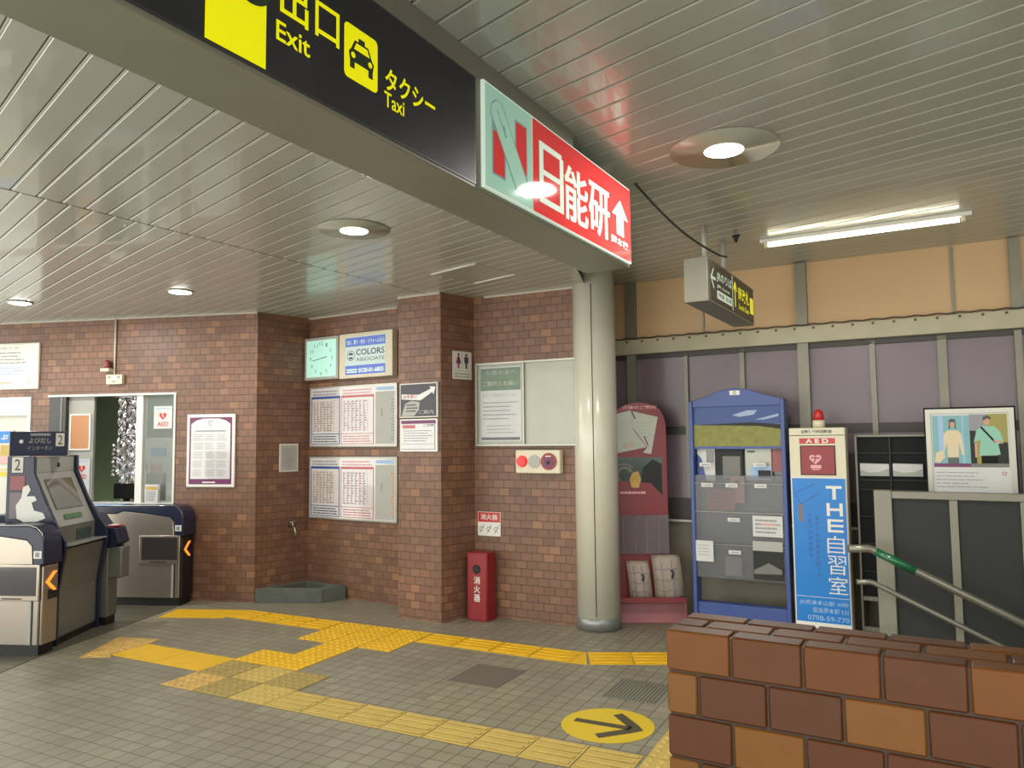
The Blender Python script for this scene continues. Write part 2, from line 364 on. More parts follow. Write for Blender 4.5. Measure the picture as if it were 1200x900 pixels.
# ---------------------------------------------------------------- ceilings (real slats with grooves, cut to outline)
def clip(bm, co, no):
    g = list(bm.verts) + list(bm.edges) + list(bm.faces)
    bmesh.ops.bisect_plane(bm, geom=g, plane_co=co, plane_no=no, clear_outer=True)
sd = dirv(-44.5); sn = Vector((-sd.y, sd.x, 0)) * -1   # sn points along increasing distance
def slats(z, pitch, phase, n0_, n1_, cuts, highlight):
    b = MB().m('ceiling_metal')
    if highlight: b.m('seam_highlight').m('ceiling_metal')
    k0 = int((n0_ - phase) / pitch); k1 = int((n1_ - phase) / pitch)
    bm = b.bm
    for k in range(k0, k1):
        n = phase + k * pitch; g = 0.0045
        prof = [(g, 0.014), (g, 0.004), (g + 0.005, 0.0), (pitch - g - 0.005, 0.0), (pitch - g, 0.004), (pitch - g, 0.014)]
        va = []; vb = []
        for q, h in prof:
            p = sn * (n + q) + Vector((0, 0, z + h)); va.append(bm.verts.new(p - sd * 9)); vb.append(bm.verts.new(p + sd * 11))
        if highlight:  # pale strip in each seam paints the highlight along the groove edges
            q0 = [bm.verts.new(sn * (n + q) + Vector((0, 0, z + h)) + sd * e) for e in (-9, 11) for q, h in ((-0.0035, 0.001), (0.0035, 0.001))]
            f = bm.faces.new((q0[0], q0[1], q0[3], q0[2])); f.material_index = 1
        for i in range(5):
            f = bm.faces.new((va[i], va[i + 1], vb[i + 1], vb[i])); f.material_index = 0
    for co, no in cuts: clip(bm, co, no)
    return b
PA = Vector((0.087, 3.57, 0)); PB = Vector((0.78, 7.15, 0))
sgd = dirv(30); sgn = Vector((0.866, -0.5, 0))
far0 = Vector((SG[0], SG[1], 0)) - sgn * 0.25
stepn = Vector(((PB - PA).y, -(PB - PA).x, 0)).normalized()
# joint across the left ceiling
J0 = Vector((-2.582, 3.76, 0)); J1 = Vector((-0.82, 6.563, 0)); jn = Vector(((J1 - J0).y, -(J1 - J0).x, 0)).normalized()
def left_half(side, phase):
    cuts = [(Vector((0, -0.6, 0)), Vector((0, -1, 0))), (Vector((-6.3, 0, 0)), Vector((-1, 0, 0))), (Vector((0, 9.0, 0)), Vector((0, 1, 0)))]
    cuts.append((J0 + jn * 0.006 * side, jn * -side))
    if side > 0:
        return slats(ZL, 0.1225, phase, -4, 8.2, cuts, 1)
    return slats(ZL, 0.1225, phase, -8, 8.2, cuts, 1)
a = left_half(1, 0.597); bmA = a.bm
# split along sign box then the step line
lo = MB().m('ceiling_metal'); lo.bm = bmA.copy(); clip(lo.bm, PA, -sgd * -1); clip(lo.bm, far0, sgn)
hi = MB().m('ceiling_metal'); hi.bm = bmA.copy(); clip(hi.bm, PA, -sgd); clip(hi.bm, PA, stepn)
cl = MB().m('ceiling_metal').m('seam_highlight')
left2 = left_half(-1, 0.64)
def merge(dst, src):
    me = bpy.data.meshes.new('tmp'); src.to_mesh(me); dst.from_mesh(me); bpy.data.meshes.remove(me)
for s_ in (lo.bm, hi.bm, left2.bm): merge(cl.bm, s_)
cl.m('ceiling_back').prism([(-6.3, -0.6), (far0.x - 2.6 * 0.5, far0.y - 2.6 * 0.866), (PA.x, PA.y), (PB.x, PB.y), (0.8, 8.9), (-6.3, 8.9)], ZL + 0.014, ZL + 0.05, 'xy')
struct(cl.build('ceiling'))
# right hand ceiling
SGcut = Vector((SG[0], SG[1], 0)) - sgn * 0.25
r0 = slats(ZR, 0.1345, 1.72, -5, 9, [(Vector((0, -0.6, 0)), Vector((0, -1, 0))), (Vector((6.0, 0, 0)), Vector((1, 0, 0))), (Vector((0, 9.0, 0)), Vector((0, 1, 0)))], 0)
lo = MB().m('ceiling_metal'); lo.bm = r0.bm.copy(); clip(lo.bm, PA, sgd); clip(lo.bm, far0, -sgn)
hi = MB().m('ceiling_metal'); hi.bm = r0.bm; clip(hi.bm, PA, -sgd); clip(hi.bm, PA, -stepn)
cr_ = MB().m('ceiling_metal')
for s_ in (lo.bm, hi.bm): merge(cr_.bm, s_)
# beyond the panelled wall the slats stop
wn_ = Vector((0.503, 0.864, 0)); clip(cr_.bm, wn_ * 6.6, wn_)
e0 = Vector((far0.x - 2.6 * 0.5, far0.y - 2.6 * 0.866)); cr_.m('ceiling_back')
cr_.prism([(e0.x, e0.y), (6.0, -0.6), (6.0, 4.2), (0.78, 7.2), (PA.x, PA.y)], ZR + 0.014, ZR + 0.05, 'xy')
# fascia between the two ceiling levels
cr_.m('ceiling_metal').prism([(PA.x, PA.y), (PB.x, PB.y), (PB.x - 0.03, PB.y), (PA.x - 0.03, PA.y)], ZL - 0.005, ZR + 0.02, 'xy')
struct(cr_.build('ceiling_right'))
b = MB().m('ceiling_metal').prism([(-0.62, 5.84), (-0.262, 5.50), (0.03, 5.87), (-0.30, 6.19)], ZL - 0.006, ZL + 0.004, 'xy'); 
b.m('white')
for p, q in (((-0.62, 5.84), (-0.262, 5.50)), ((-0.30, 6.19), (0.03, 5.87))): b.tube([(*p, ZL - 0.007), (*q, ZL - 0.007)], 0.006, 6)
tag(b.build('ceiling_hatch'), 'square access hatch flush in the left slatted ceiling behind the lit sign box', 'hatch')

# ---------------------------------------------------------------- lamps
def downlight(p, z, r, R, label, power):
    t = thing('downlight', label, 'ceiling light', (*p, z), 90, 'round downlights')
    b = MB().m('board_grey').lathe([(r * 1.0, -0.003), (R, -0.003), (R, -0.006), (r * 1.03, -0.008), (r, -0.012)], seg=40); b.build('collar', t)
    b = MB().m('lit_lamp').lathe([(r * 0.6, -0.021), (r, -0.013)], seg=32); b.build('lamp_disc', t)
    l = bpy.data.lights.new('downlight_light', 'AREA'); l.shape = 'DISK'; l.size = r * 2; l.energy = power; l.color = (1.0, 0.97, 0.91)
    o = bpy.data.objects.new('lamp_light', l); C.objects.link(o); o.parent = t; o.location = (0, 0, -0.03)
    return t
downlight((-0.96, 4.58), ZL, 0.085, 0.22, 'round downlight with a wide pale collar in the left ceiling, nearest the alcove boards', 20)
downlight((-2.83, 6.42), ZL, 0.09, 0.11, 'small round downlight in the left ceiling in front of the office window wall', 20)
downlight((-4.48, 6.85), ZL, 0.09, 0.11, 'small round downlight at the far left edge of the ceiling', 20)
downlight((1.062, 3.67), ZR, 0.095, 0.265, 'brightest round downlight, in the right ceiling beside the red sign', 36)
t = thing('fluorescent_lamp', 'bare fluorescent tube fitting along the right ceiling above the panelled wall', 'ceiling light', (1.83, 5.42, ZR), 120.3)
b = MB().m('white').box(-0.02, 1.30, -0.02, 0.02, -0.028, 0, 0.004); b.build('housing', t)
b = MB().m('lit_tube').tube([(0.04, 0, -0.047), (1.23, 0, -0.047)], 0.014, 14); b.build('tube', t)
for x in (0.02, 1.25):
    b = MB().m('cream').box(x - 0.01, x + 0.014, -0.016, 0.016, -0.064, -0.028, 0.003); b.build('lamp_holder', t)

# ---------------------------------------------------------------- hanging sign box (two lit signs)
t = thing('ceiling_sign_box', 'long grey box hanging under the ceiling carrying the exit and taxi sign', 'sign', (*SG, 2.465), SGA)
b = MB().m('box_grey').box(-2.6, 2.69, 0.0, 0.255, 0, 0.43, 0.004); b.build('casing', t)
b = MB().m('box_grey').box(-2.6, 2.022, 0.006, 0.25, 0.43, 0.515, 0.003); b.build('upper_casing', t)
b = MB().m('sign_dark').rect(-2.55, 1.157, 0.02, 0.412, -0.003)
b.m('ink').box(-2.57, 1.165, -0.003, 0.0, 0.013, 0.417)
Y = -0.005
b.m('lit_yellow').rect(0.0, 0.181, 0.022, 0.41, Y)
b.m('sign_dark').disc(0.13, 0.245, 0.075, Y - 0.001); b.m('lit_yellow')
b.poly([(0.13, 0.30), (0.085, 0.245), (0.115, 0.245), (0.115, 0.205), (0.145, 0.205), (0.145, 0.245), (0.175, 0.245)], Y - 0.002)
b.text('出口', 0.226, 0.446, 0.192, 0.31, Y, 0.012); b.text('Exit', 0.214, 0.333, 0.118, 0.172, Y, 0.012)
b.text('タクシー', 0.648, 0.908, 0.163, 0.235, Y, 0.02); b.text('Taxi', 0.644, 0.742, 0.108, 0.156, Y, 0.01)
r = 0.016; x0, x1, z0, z1 = 0.466, 0.612, 0.130, 0.293
b.poly([(x + r * math.cos(math.radians(a)), z + r * math.sin(math.radians(a))) for x, z, a_ in ((x1 - r, z1 - r, 0), (x0 + r, z1 - r, 90), (x0 + r, z0 + r, 180), (x1 - r, z0 + r, 270)) for a in range(a_, a_ + 91, 18)], Y)
b.m('sign_dark')
cx = 0.539
b.poly([(cx - 0.05, 0.185), (cx - 0.055, 0.21), (cx - 0.045, 0.222), (cx - 0.03, 0.252), (cx + 0.03, 0.252), (cx + 0.045, 0.222), (cx + 0.055, 0.21), (cx + 0.05, 0.185)], Y - 0.001)
b.rect(cx - 0.014, cx + 0.014, 0.252, 0.265, Y - 0.001)
for s_ in (-1, 1): b.rect(cx + s_ * 0.04 - 0.01, cx + s_ * 0.04 + 0.01, 0.164, 0.186, Y - 0.001)
b.m('lit_yellow').poly([(cx - 0.034, 0.224), (cx - 0.024, 0.245), (cx + 0.024, 0.245), (cx + 0.034, 0.224)], Y - 0.002)
for s_ in (-1, 1): b.disc(cx + s_ * 0.037, 0.204, 0.009, Y - 0.002, 12)
b.build('exit_panel', t)
t = thing('lit_sign', 'lit white and red sign with an up arrow on the grey sign box', 'sign', (*SG, 2.465), SGA)
o_ = t
b = MB().m('lit_white').box(1.198, 2.678, -0.016, -0.0005, 0.014, 0.424, 0.004); b.build('frame', t)
Y = -0.018
b = MB().m('lit_mint').rect(1.206, 1.568, 0.022, 0.414, Y)
# the N emblem: red bars, white pencil band outlined in grey
b.m('lit_line').rect(1.252, 1.352, 0.078, 0.352, Y - 0.0006).rect(1.426, 1.526, 0.072, 0.352, Y - 0.0006)
b.m('lit_red').rect(1.26, 1.344, 0.086, 0.25, Y - 0.0012).rect(1.434, 1.518, 0.15, 0.344, Y - 0.0012)
def band(off):
    A, Bp = Vector((1.30, 0.318)), Vector((1.474, 0.098)); d = (Bp - A).normalized(); n = Vector((-d.y, d.x)); w = 0.048 + off
    pts = [A + n * w - d * 0.03, A - d * (0.052 + off) + n * 0.02, A - d * (0.052 + off) - n * 0.02, A - n * w - d * 0.03]
    for k in range(9):
        a = math.pi * k / 8; pts.append(Bp - n * w * math.cos(a) + d * w * math.sin(a))
    return [(p.x, p.y) for p in pts]
b.m('lit_line').poly(band(0.006), Y - 0.0018); b.m('lit_mint').poly(band(0), Y - 0.0024)
b.m('lit_line').line((1.285, 0.338), (1.345, 0.258), 0.006, Y - 0.003); b.line((1.335, 0.29), (1.352, 0.248), 0.012, Y - 0.0032)
b.m('lit_red').rect(1.575, 2.670, 0.022, 0.414, Y)
b.m('lit_white')
def chars(rects, x0, x1, z0, z1):
    for (a, c, d_, e) in rects: b.rect(x0 + (x1 - x0) * a, x0 + (x1 - x0) * c, z0 + (z1 - z0) * d_, z0 + (z1 - z0) * e, Y - 0.001)
chars([(0, .16, 0, 1), (.84, 1, 0, .93), (0, .93, .9, 1), (0, 1, .47, .56), (0, 1, 0, .1)], 1.63, 1.858, 0.075, 0.338)
b.text('能', 1.868, 2.112, 0.066, 0.318, Y - 0.001, 0.010).text('能', 1.876, 2.120, 0.066, 0.318, Y - 0.0014, 0.008); b.text('研', 2.128, 2.374, 0.070, 0.320, Y - 0.001, 0.012).text('研', 2.136, 2.382, 0.070, 0.320, Y - 0.0014, 0.010)
b.poly([(2.525, 0.322), (2.415, 0.232), (2.475, 0.232), (2.475, 0.135), (2.57, 0.135), (2.57, 0.232), (2.63, 0.232)], Y - 0.001)
b.text('岡本校', 2.402, 2.628, 0.078, 0.118, Y - 0.001, 0.01)
b.build('face', t)

# smaller hanging sign
hd = dirv(30); HS = (1.262, 4.80)
t = thing('hanging_sign', 'grey hanging box sign with white and yellow lettering near the panelled wall', 'sign', (*HS, 2.425), 30)
b = MB().m('frame_grey').box(0, 1.29, 0, 0.16, 0, 0.292, 0.006); b.build('casing', t)
b = MB().m('lit_sign_grey').box(0.035, 1.27, -0.004, 0.0, 0.022, 0.275)
b.m('lit_white').rect(0.60, 0.615, 0.022, 0.275, -0.006)
b.line((0.05, 0.165), (0.115, 0.23), 0.018, -0.006).line((0.05, 0.165), (0.115, 0.10), 0.018, -0.0064).line((0.055, 0.165), (0.16, 0.165), 0.018, -0.0068)
b.text('JRのりば', 0.19, 0.585, 0.155, 0.232, -0.006, 0.012)
b.text('JR Line', 0.19, 0.52, 0.115, 0.142, -0.006, 0.01); b.rect(0.19, 0.585, 0.045, 0.10, -0.006)
b.m('lit_sign_grey').text('特急 普通', 0.22, 0.56, 0.058, 0.088, -0.007, 0.01)
b.m('lit_yellow').line((0.68, 0.06), (0.68, 0.235), 0.022, -0.006).line((0.68, 0.235), (0.635, 0.175), 0.022, -0.0064).line((0.68, 0.235), (0.725, 0.175), 0.022, -0.0068)
b.text('南改札', 0.77, 1.11, 0.125, 0.225, -0.006, 0.012); b.text('South Gate', 0.78, 1.10, 0.06, 0.1, -0.006, 0.01); b.rect(1.14, 1.25, 0.075, 0.20, -0.006)
b.build('sign_face', t)
for x in (0.22, 0.72):
    b = MB().m('light_grey').tube([(x, 0.08, 0.292), (x, 0.08, 0.556)], 0.017, 12); b.build('hanging_pole', t)
b = MB().m('dark_grey').lathe([(0.008, ZR - 0.05), (0.016, ZR - 0.02), (0.03, ZR - 0.0)], 1.60, 5.30, 14)
tag(b.build('ceiling_sensor'), 'small dark fitting on the ceiling behind the small hanging sign', 'sensor')
p0 = Vector((0.70, 4.15, 2.97)); p1 = Vector((1.36, 4.86, 2.73))
pts = [p0.lerp(p1, k / 12) - Vector((0, 0, 0.05 * math.sin(math.pi * k / 12))) for k in range(13)] + [Vector((1.42, 4.92, 2.735))]
b = MB().m('dark_grey').tube(pts, 0.007, 8); tag(b.build('hanging_cable'), 'thin dark cable sagging from the red sign to the small hanging sign', 'cable')

# ---------------------------------------------------------------- column
t = thing('round_column', 'glossy cream round column with a steel foot standing in front of the brick wall', 'column', (0.70, 6.40), 90)
b = MB().m('column_paint').lathe([(0.18, 0.09), (0.18, 2.98)], seg=48); b.build('shaft', t)
b = MB().m('steel_ring').lathe([(0.187, 0.0), (0.187, 0.095), (0.181, 0.10)], seg=48); b.build('foot_ring', t)
b = MB().m('dark_grey'); 
for ang in (-103,):
    a_ = math.radians(ang); b.tube([(0.181 * math.cos(a_), 0.181 * math.sin(a_), 0.12), (0.181 * math.cos(a_), 0.181 * math.sin(a_), 2.84)], 0.0035, 6)
b.build('seam', t)

# ---------------------------------------------------------------- brick parapet in front
mt = MB().m('parapet_brick'); tl = mt.bm.verts.layers.float_color.new('tint')
def brk(x0, x1, y0, y1, z0, z1, col, bev=0.003):
    n0v = set(mt.bm.verts); mt.box(x0, x1, y0, y1, z0, z1, bev, 1)
    c = lin(col)
    for v in mt.bm.verts:
        if v not in n0v: v[tl] = c
PC = [(76, 40, 17), (73, 39, 17), (100, 60, 20), (98, 55, 16), (86, 46, 12), (104, 64, 21), (81, 43, 13), (93, 50, 14), (75, 39, 16), (88, 48, 14)]
MO = (54, 38, 28)
brk(0.004, 1.9, 0.004, 0.146, 0, 1.216, MO, 0.0)
random.seed(11)
x_first = 0.112; GAP = 0.004
for r_ in range(17):
    z1_ = 1.22 - r_ * 0.0713; z0_ = z1_ - 0.0675
    if z0_ < 0: z0_ = 0.001
    x = 0.0; k = 0; first = x_first if r_ % 2 == 0 else 0.056
    while x < 1.88:
        L_ = (first if k == 0 else 0.1135) - GAP
        col = PC[(k * 3 + r_ * 5 + random.randint(0, 3)) % len(PC)]
        top3 = r_ == 0
        brk(x, min(x + L_, 1.9), 0.0, 0.012 if not top3 else 0.044, z0_, z1_, col)
        brk(x, min(x + L_, 1.9), 0.138 if not top3 else 0.106, 0.15, z0_, z1_, col)
        x += L_ + GAP; k += 1
    brk(-0.0, 0.012, 0.016, 0.071, z0_, z1_, PC[r_ % 10]) if not r_ == 0 else None
    brk(-0.0, 0.012, 0.077, 0.134, z0_, z1_, PC[(r_ + 4) % 10]) if not r_ == 0 else None
x = 0.0
while x < 1.88:
    L_ = 0.05 if x == 0 else 0.1075; brk(x, min(x + L_, 1.9), 0.049, 0.101, 1.15, 1.2195, PC[random.randint(0, 9)]); x += L_ + 0.005
pz = mt.build('brick_parapet')
tag(place(pz, (0.2625, 1.345), 120.6), 'low glazed brown brick parapet wall in the near right foreground', 'wall')

# ---------------------------------------------------------------- tactile paving
def gpt(a, c): return (a, c)
def paving(name, mname, polys, kind, label, blocks, mlist=None, group=None):
    b = MB().m(mname)
    for k, pl in enumerate(polys):
        if mlist: b.m(mlist[k])
        b.prism(pl, 0.0005, 0.004, 'xy')
    for k, (a0, c0, a1, c1) in enumerate(blocks):
        if mlist: b.m(mlist[k])
        if kind == 'dots':
            n = 5; sxx = (a1 - a0) / n; syy = (c1 - c0) / n
            for i in range(n):
                for j in range(n):
                    cx, cy = a0 + (i + .5) * sxx, c0 + (j + .5) * syy
                    v0 = [b.bm.verts.new((cx + 0.016 * math.cos(q * math.pi / 4), cy + 0.016 * math.sin(q * math.pi / 4), 0.004)) for q in range(8)]
                    v1 = [b.bm.verts.new((cx + 0.010 * math.cos(q * math.pi / 4), cy + 0.010 * math.sin(q * math.pi / 4), 0.009)) for q in range(8)]
                    fs = [b.bm.faces.new((v0[q], v0[(q + 1) % 8], v1[(q + 1) % 8], v1[q])) for q in range(8)] + [b.bm.faces.new(v1)]
                    b._f(fs)
        elif kind == 'bars':
            for j in range(4):
                w = (c1 - c0) / 4; c = c0 + (j + .5) * w; b.box(a0 + 0.012, a1 - 0.012, c - 0.014, c + 0.014, 0.004, 0.0105, 0.003, 1)
    o = b.build(name); tag(o, label, 'tactile paving', group); return place(o, GR, GRA)
def seams(polys, nx=0.0015): return polys
g = 0.008
def grid(a0, c0, na, nc, s=0.3, sc=None):
    sc = sc or s
    return [(a0 + i * s + g / 2, c0 + j * sc + g / 2, a0 + (i + 1) * s - g / 2, c0 + (j + 1) * sc - g / 2) for i in range(na) for j in range(nc)]
def rp(bl): return [[(a, c), (a1, c), (a1, c1), (a, c1)] for a, c, a1, c1 in bl]
bl = grid(0.0, 0.0, 8, 1, 0.28, 0.28); paving('tactile_strip', 'tact_pale', rp(bl), 'bars', 'pale yellow guide strip of barred blocks crossing the near floor to the brick parapet', bl)
bl = grid(-0.9, 0.0, 3, 2); paving('tactile_pad', 'tact_khaki', rp(bl), 'dots', 'dull khaki pad of dotted blocks between the pale strip and the yellow patches', bl, ['tact_worn', 'tact_khaki', 'tact_khaki', 'tact_pale', 'tact_pale', 'tact_khaki'])
bl = grid(2.25, -0.02, 1, 6); paving('tactile_strip', 'tact_pale', rp(bl), 'dots', 'pale dotted strip disappearing behind the brick parapet', bl)
bl = [(-1.83, 0.31, -1.37, 0.63), (-1.365, 0.31, -0.9, 0.63)]; paving('tactile_strip', 'tact_bright', rp(bl), 'none', 'smooth orange-yellow floor strip left of the khaki pad', bl)
paving('tactile_pad', 'tact_worn', [[(-1.97, .16), (-2.24, .67), (-1.87, .76), (-1.835, .60), (-1.835, .31), (-1.77, 0.27)]], 'dots', 'worn pale dotted pad nearest the ticket gates', [(-2.1, .42, -1.86, .66), (-1.99, .22, -1.84, .4)])
bl = [(-0.9, 0.604, -0.602, 0.9), (-0.598, 0.604, -0.3, 0.9), (-0.6, 0.904, -0.3, 1.24)]; paving('tactile_pad', 'tact_bright', rp(bl), 'dots', 'bright yellow L-shaped dotted patch joining the khaki pad to the large yellow pad', bl)
bl = grid(-0.9, 1.245, 3, 2); paving('tactile_pad', 'tact_bright', rp(bl), 'dots', 'large bright yellow dotted pad in the middle of the far yellow line', bl)
bl = [(-2.0 + k * 0.275, 1.55, -2.0 + (k + 1) * 0.275 - g, 1.84) for k in range(4)]
paving('tactile_strip', 'tact_bright', rp(bl) + [[(-2.55, 1.27), (-2.0, 1.5), (-2.004, 1.84), (-2.68, 1.58)]], 'bars', 'bright yellow barred strip curving towards the ticket gates', bl)
bl = grid(0.005, 1.56, 4, 1, 0.325, 0.285)
paving('tactile_strip', 'tact_bright', rp(bl) + [[(1.302, 1.564), (1.428, 1.573), (1.312, 1.846), (1.302, 1.841)]], 'bars', 'bright yellow barred strip passing the column, left of its bend', bl)
b = MB().m('tact_bright')
for k in range(5):
    b.box(k * 0.31 + 0.002, (k + 1) * 0.31 - 0.002, 0, 0.30, 0.0005, 0.004)
    for j in range(4): b.box(k * 0.31 + 0.012, (k + 1) * 0.31 - 0.012, 0.022 + j * 0.075, 0.052 + j * 0.075, 0.004, 0.0105, 0.003, 1)
tag(place(b.build('tactile_strip'), (0.515, 5.36), 92.5), 'bright yellow barred strip right of the bend, running behind the brick parapet', 'tactile paving')

b = MB().m('arrow_yellow').prism([(0.252 * math.cos(math.radians(a)), 0.252 * math.sin(math.radians(a))) for a in range(0, 360, 8)], 0.0005, 0.002, 'xy')
b.m('arrow_grey')
for pl in ([(-0.19, -0.026), (0.13, -0.026), (0.13, 0.026), (-0.19, 0.026)],
           [(0.20, 0), (0.155, 0.06), (0.02, 0.195), (-0.02, 0.15), (0.125, 0.0)], [(0.20, 0), (0.125, 0.0), (-0.02, -0.15), (0.02, -0.195), (0.155, -0.06)]):
    b.poly(pl, 0.0026, 'xy')
tag(place(b.build('floor_sticker'), (0.50, 4.25), 116.5), 'round yellow floor sticker with a dark arrow beside the parapet', 'floor sticker')
b = MB().m('manhole_grey').prism([(0.735, 0.87), (1.10, 0.87), (1.11, 1.27), (0.74, 1.27)], 0.0003, 0.003, 'xy')
tag(place(b.build('floor_hatch'), GR, GRA), 'flat grey-brown floor hatch plate between the two yellow lines', 'floor hatch')
b = MB().m('grate_green')
for k in range(15): b.box(1.745 + k * 0.022, 1.757 + k * 0.022, 1.02, 1.38, 0.0003, 0.004)
b.m('mid_grey').box(1.74, 2.075, 1.015, 1.385, 0.0002, 0.001)
tag(place(b.build('floor_grate'), GR, GRA), 'ribbed drain grate in the floor beside the arrow sticker', 'grate')

# ---------------------------------------------------------------- ticket gates
def gate(loc, label, end_dark, length=1.7, w=0.22):
    t = thing('ticket_gate', label, 'ticket gate', loc, 96, 'ticket gates')
    b = MB().m('plinth_black').box(-length, -0.015, 0.012, w - 0.012, 0, 0.075); b.build('plinth', t)
    b = MB().m('steel').prism([(-length, 0.075), (-0.012, 0.075), (-0.012, 0.66), (-0.075, 0.66), (-0.08, 0.80), (-0.12, 0.845), (-0.3, 0.87), (-0.45, 0.885), (-0.62, 0.905), (-length, 0.905)], 0.0, w, 'xz', 0.008, 2); b.build('body', t)
    b = MB().m('navy').prism([(-length, 0.87), (-length, 0.95), (-0.10, 0.95), (-0.045, 0.935), (0.0, 0.895), (0.02, 0.84), (0.03, 0.66), (-0.065, 0.655), (-0.072, 0.79), (-0.12, 0.838), (-0.3, 0.862), (-0.5, 0.888), (-0.60, 0.895), (-0.66, 0.87)], -0.008, w + 0.008, 'xz', 0.012, 2); b.build('top_cover', t)
    b = MB().m('chrome'); pp = [(-length, -0.009, 0.953), (-0.10, -0.009, 0.953), (-0.04, -0.009, 0.936), (0.003, -0.009, 0.895), (0.022, -0.009, 0.84)]
    b.tube(pp, 0.0035, 6); b.build('rim', t)
    b = MB().m('pale_blue').box(-length, -0.66, 0.01, w - 0.01, 0.951, 0.957, 0.002, 1); b.build('top_plate', t)
    b = MB().m('steel').box(-0.42, -0.005, -0.012, 0.0, 0.40, 0.668, 0.006); b.m('window_dark').box(-0.39, -0.03, -0.015, -0.010, 0.438, 0.648)
    b.m('dark_grey').box(-0.30, -0.14, -0.0145, -0.011, 0.412, 0.420); b.build('reader_window', t)
    b = MB().m('light_grey').box(-0.09, -0.07, -0.003, 0.002, 0.08, 0.40); b.m('dark_grey').box(-0.066, -0.055, -0.002, 0.002, 0.08, 0.40); b.build('corner_strip', t)
    b = MB().m('plinth_black' if end_dark else 'steel').box(-0.012, 0.012, 0.01, w - 0.01, 0.075, 0.655, 0.01, 3)
    b.m('dark_grey').box(0.010, 0.014, 0.06, 0.16, 0.40, 0.47); b.build('end_panel', t)
    b = MB().m('lit_orange'); s_ = 0.014
    for (y0, z0_), (y1, z1_) in (((0.05, 0.53), (0.13, 0.60)), ((0.05, 0.53), (0.13, 0.46))):
        b.prism([(y0 - 0.016, z0_), (y0 + 0.016, z0_), (y1 + 0.016, z1_), (y1 - 0.016, z1_)], 0.012, 0.019, 'yz')
    b.build('arrow_light', t)
    b = MB().m('white').box(-0.058, 0.005, -0.011, -0.008, 0.71, 0.765); b.m('grey_ink').rect(-0.045, -0.01, 0.72, 0.755, -0.0115); b.build('sticker', t)
    return t
gate((-3.19, 7.375), 'far stainless ticket gate with an orange arrow, against the office wall', True)
gate((-3.495, 5.70), 'near stainless ticket gate with an orange arrow at the left edge', False, 1.6, 0.18)

t = thing('ticket_gate', 'middle ticket gate mostly hidden behind the navy intercom machine', 'ticket gate', (-3.49, 6.62), 90, 'ticket gates')
b = MB().m('plinth_black').box(-1.0, -0.01, 0.01, 0.16, 0, 0.07); b.build('plinth', t)
b = MB().m('machine_grey').box(-1.0, 0.0, 0, 0.17, 0.07, 0.66, 0.006); b.build('body', t)
b = MB().m('machine_grey').box(-0.03, 0.115, 0.01, 0.15, 0.40, 0.665, 0.012, 3); b.build('card_box', t)
b = MB().m('navy').prism([(-1.0, 0.66), (0.04, 0.66), (0.10, 0.70), (0.06, 0.83), (-0.04, 0.84), (-0.12, 0.95), (-1.0, 0.95)], -0.005, 0.175, 'xz', 0.008); b.build('top_cover', t)
b = MB().m('bright_red').box(-0.035, 0.065, 0.02, 0.13, 0.838, 0.846); b.m('white').box(-0.03, 0.04, 0.03, 0.12, 0.846, 0.850); b.build('card_reader', t)

# ---------------------------------------------------------------- intercom / fare machine
t = thing('intercom_machine', 'navy and grey service machine with sloping screen marked 2 beside the near ticket gate', 'ticket machine', (-3.50, 5.975), 88)
WD = 0.62
prof = [(-0.45, 0.0), (-0.03, 0.0), (-0.03, 0.40), (0.02, 0.74), (0.01, 0.80), (-0.045, 0.90), (-0.145, 1.10), (-0.24, 1.33), (-0.245, 1.46), (-0.45, 1.46)]
b = MB().m('navy').prism(prof, 0.0, 0.03, 'xz', 0.004)
b.build('side_panel', t)
b = MB().m('navy').prism([(-0.45, 0.0), (-0.01, 0.0), (-0.01, 0.40), (0.05, 0.74), (0.04, 0.84), (-0.02, 0.92), (-0.125, 1.10), (-0.22, 1.33), (-0.225, 1.46), (-0.45, 1.46)], WD - 0.03, WD, 'xz', 0.004)
b.build('side_panel', t)
b = MB().m('machine_grey').prism([(-0.44, 0.06), (-0.035, 0.06), (-0.035, 0.40), (0.015, 0.735), (-0.06, 0.745), (-0.06, 0.90), (-0.16, 1.095), (-0.25, 1.32), (-0.255, 1.45), (-0.44, 1.45)], 0.03, WD - 0.03, 'xz'); b.build('cabinet', t)
b = MB().m('plinth_black').box(-0.43, -0.04, 0.01, WD - 0.01, 0, 0.06); b.build('plinth', t)
def slope(p, q, y0, y1, th=0.006, off=0.0, mname='machine_light', nm='panel', parent=None):
    d = Vector((q[0] - p[0], q[1] - p[1])).normalized(); n = Vector((d.y, -d.x)); n = n if n.x > 0 else -n
    a, c = Vector(p) + n * off, Vector(q) + n * off; e, f = c + n * th, a + n * th
    return [tuple(a), tuple(c), tuple(e), tuple(f)]
b = MB().m('machine_light').prism(slope((-0.065, 0.90), (-0.255, 1.325), 0, 0, 0.008), 0.04, WD - 0.04, 'xz', 0.003); b.build('screen_bezel', t)
b = MB().m('screen').prism(slope((-0.12, 1.035), (-0.227, 1.27), 0, 0, 0.003, 0.008), 0.10, WD - 0.13, 'xz'); b.m('ink').prism(slope((-0.181, 1.165), (-0.184, 1.172), 0, 0, 0.001, 0.011), 0.12, WD - 0.15, 'xz'); b.build('screen', t)
b = MB().m('green').prism(slope((-0.083, 0.95), (-0.10, 0.988), 0, 0, 0.003, 0.008), 0.16, WD - 0.2, 'xz'); b.build('button_strip', t)
b = MB().m('teal_screen').prism([(-0.06, 0.775), (-0.06, 0.86), (-0.054, 0.86), (-0.054, 0.775)], 0.30, WD - 0.10, 'xz'); b.build('ticket_slot', t)
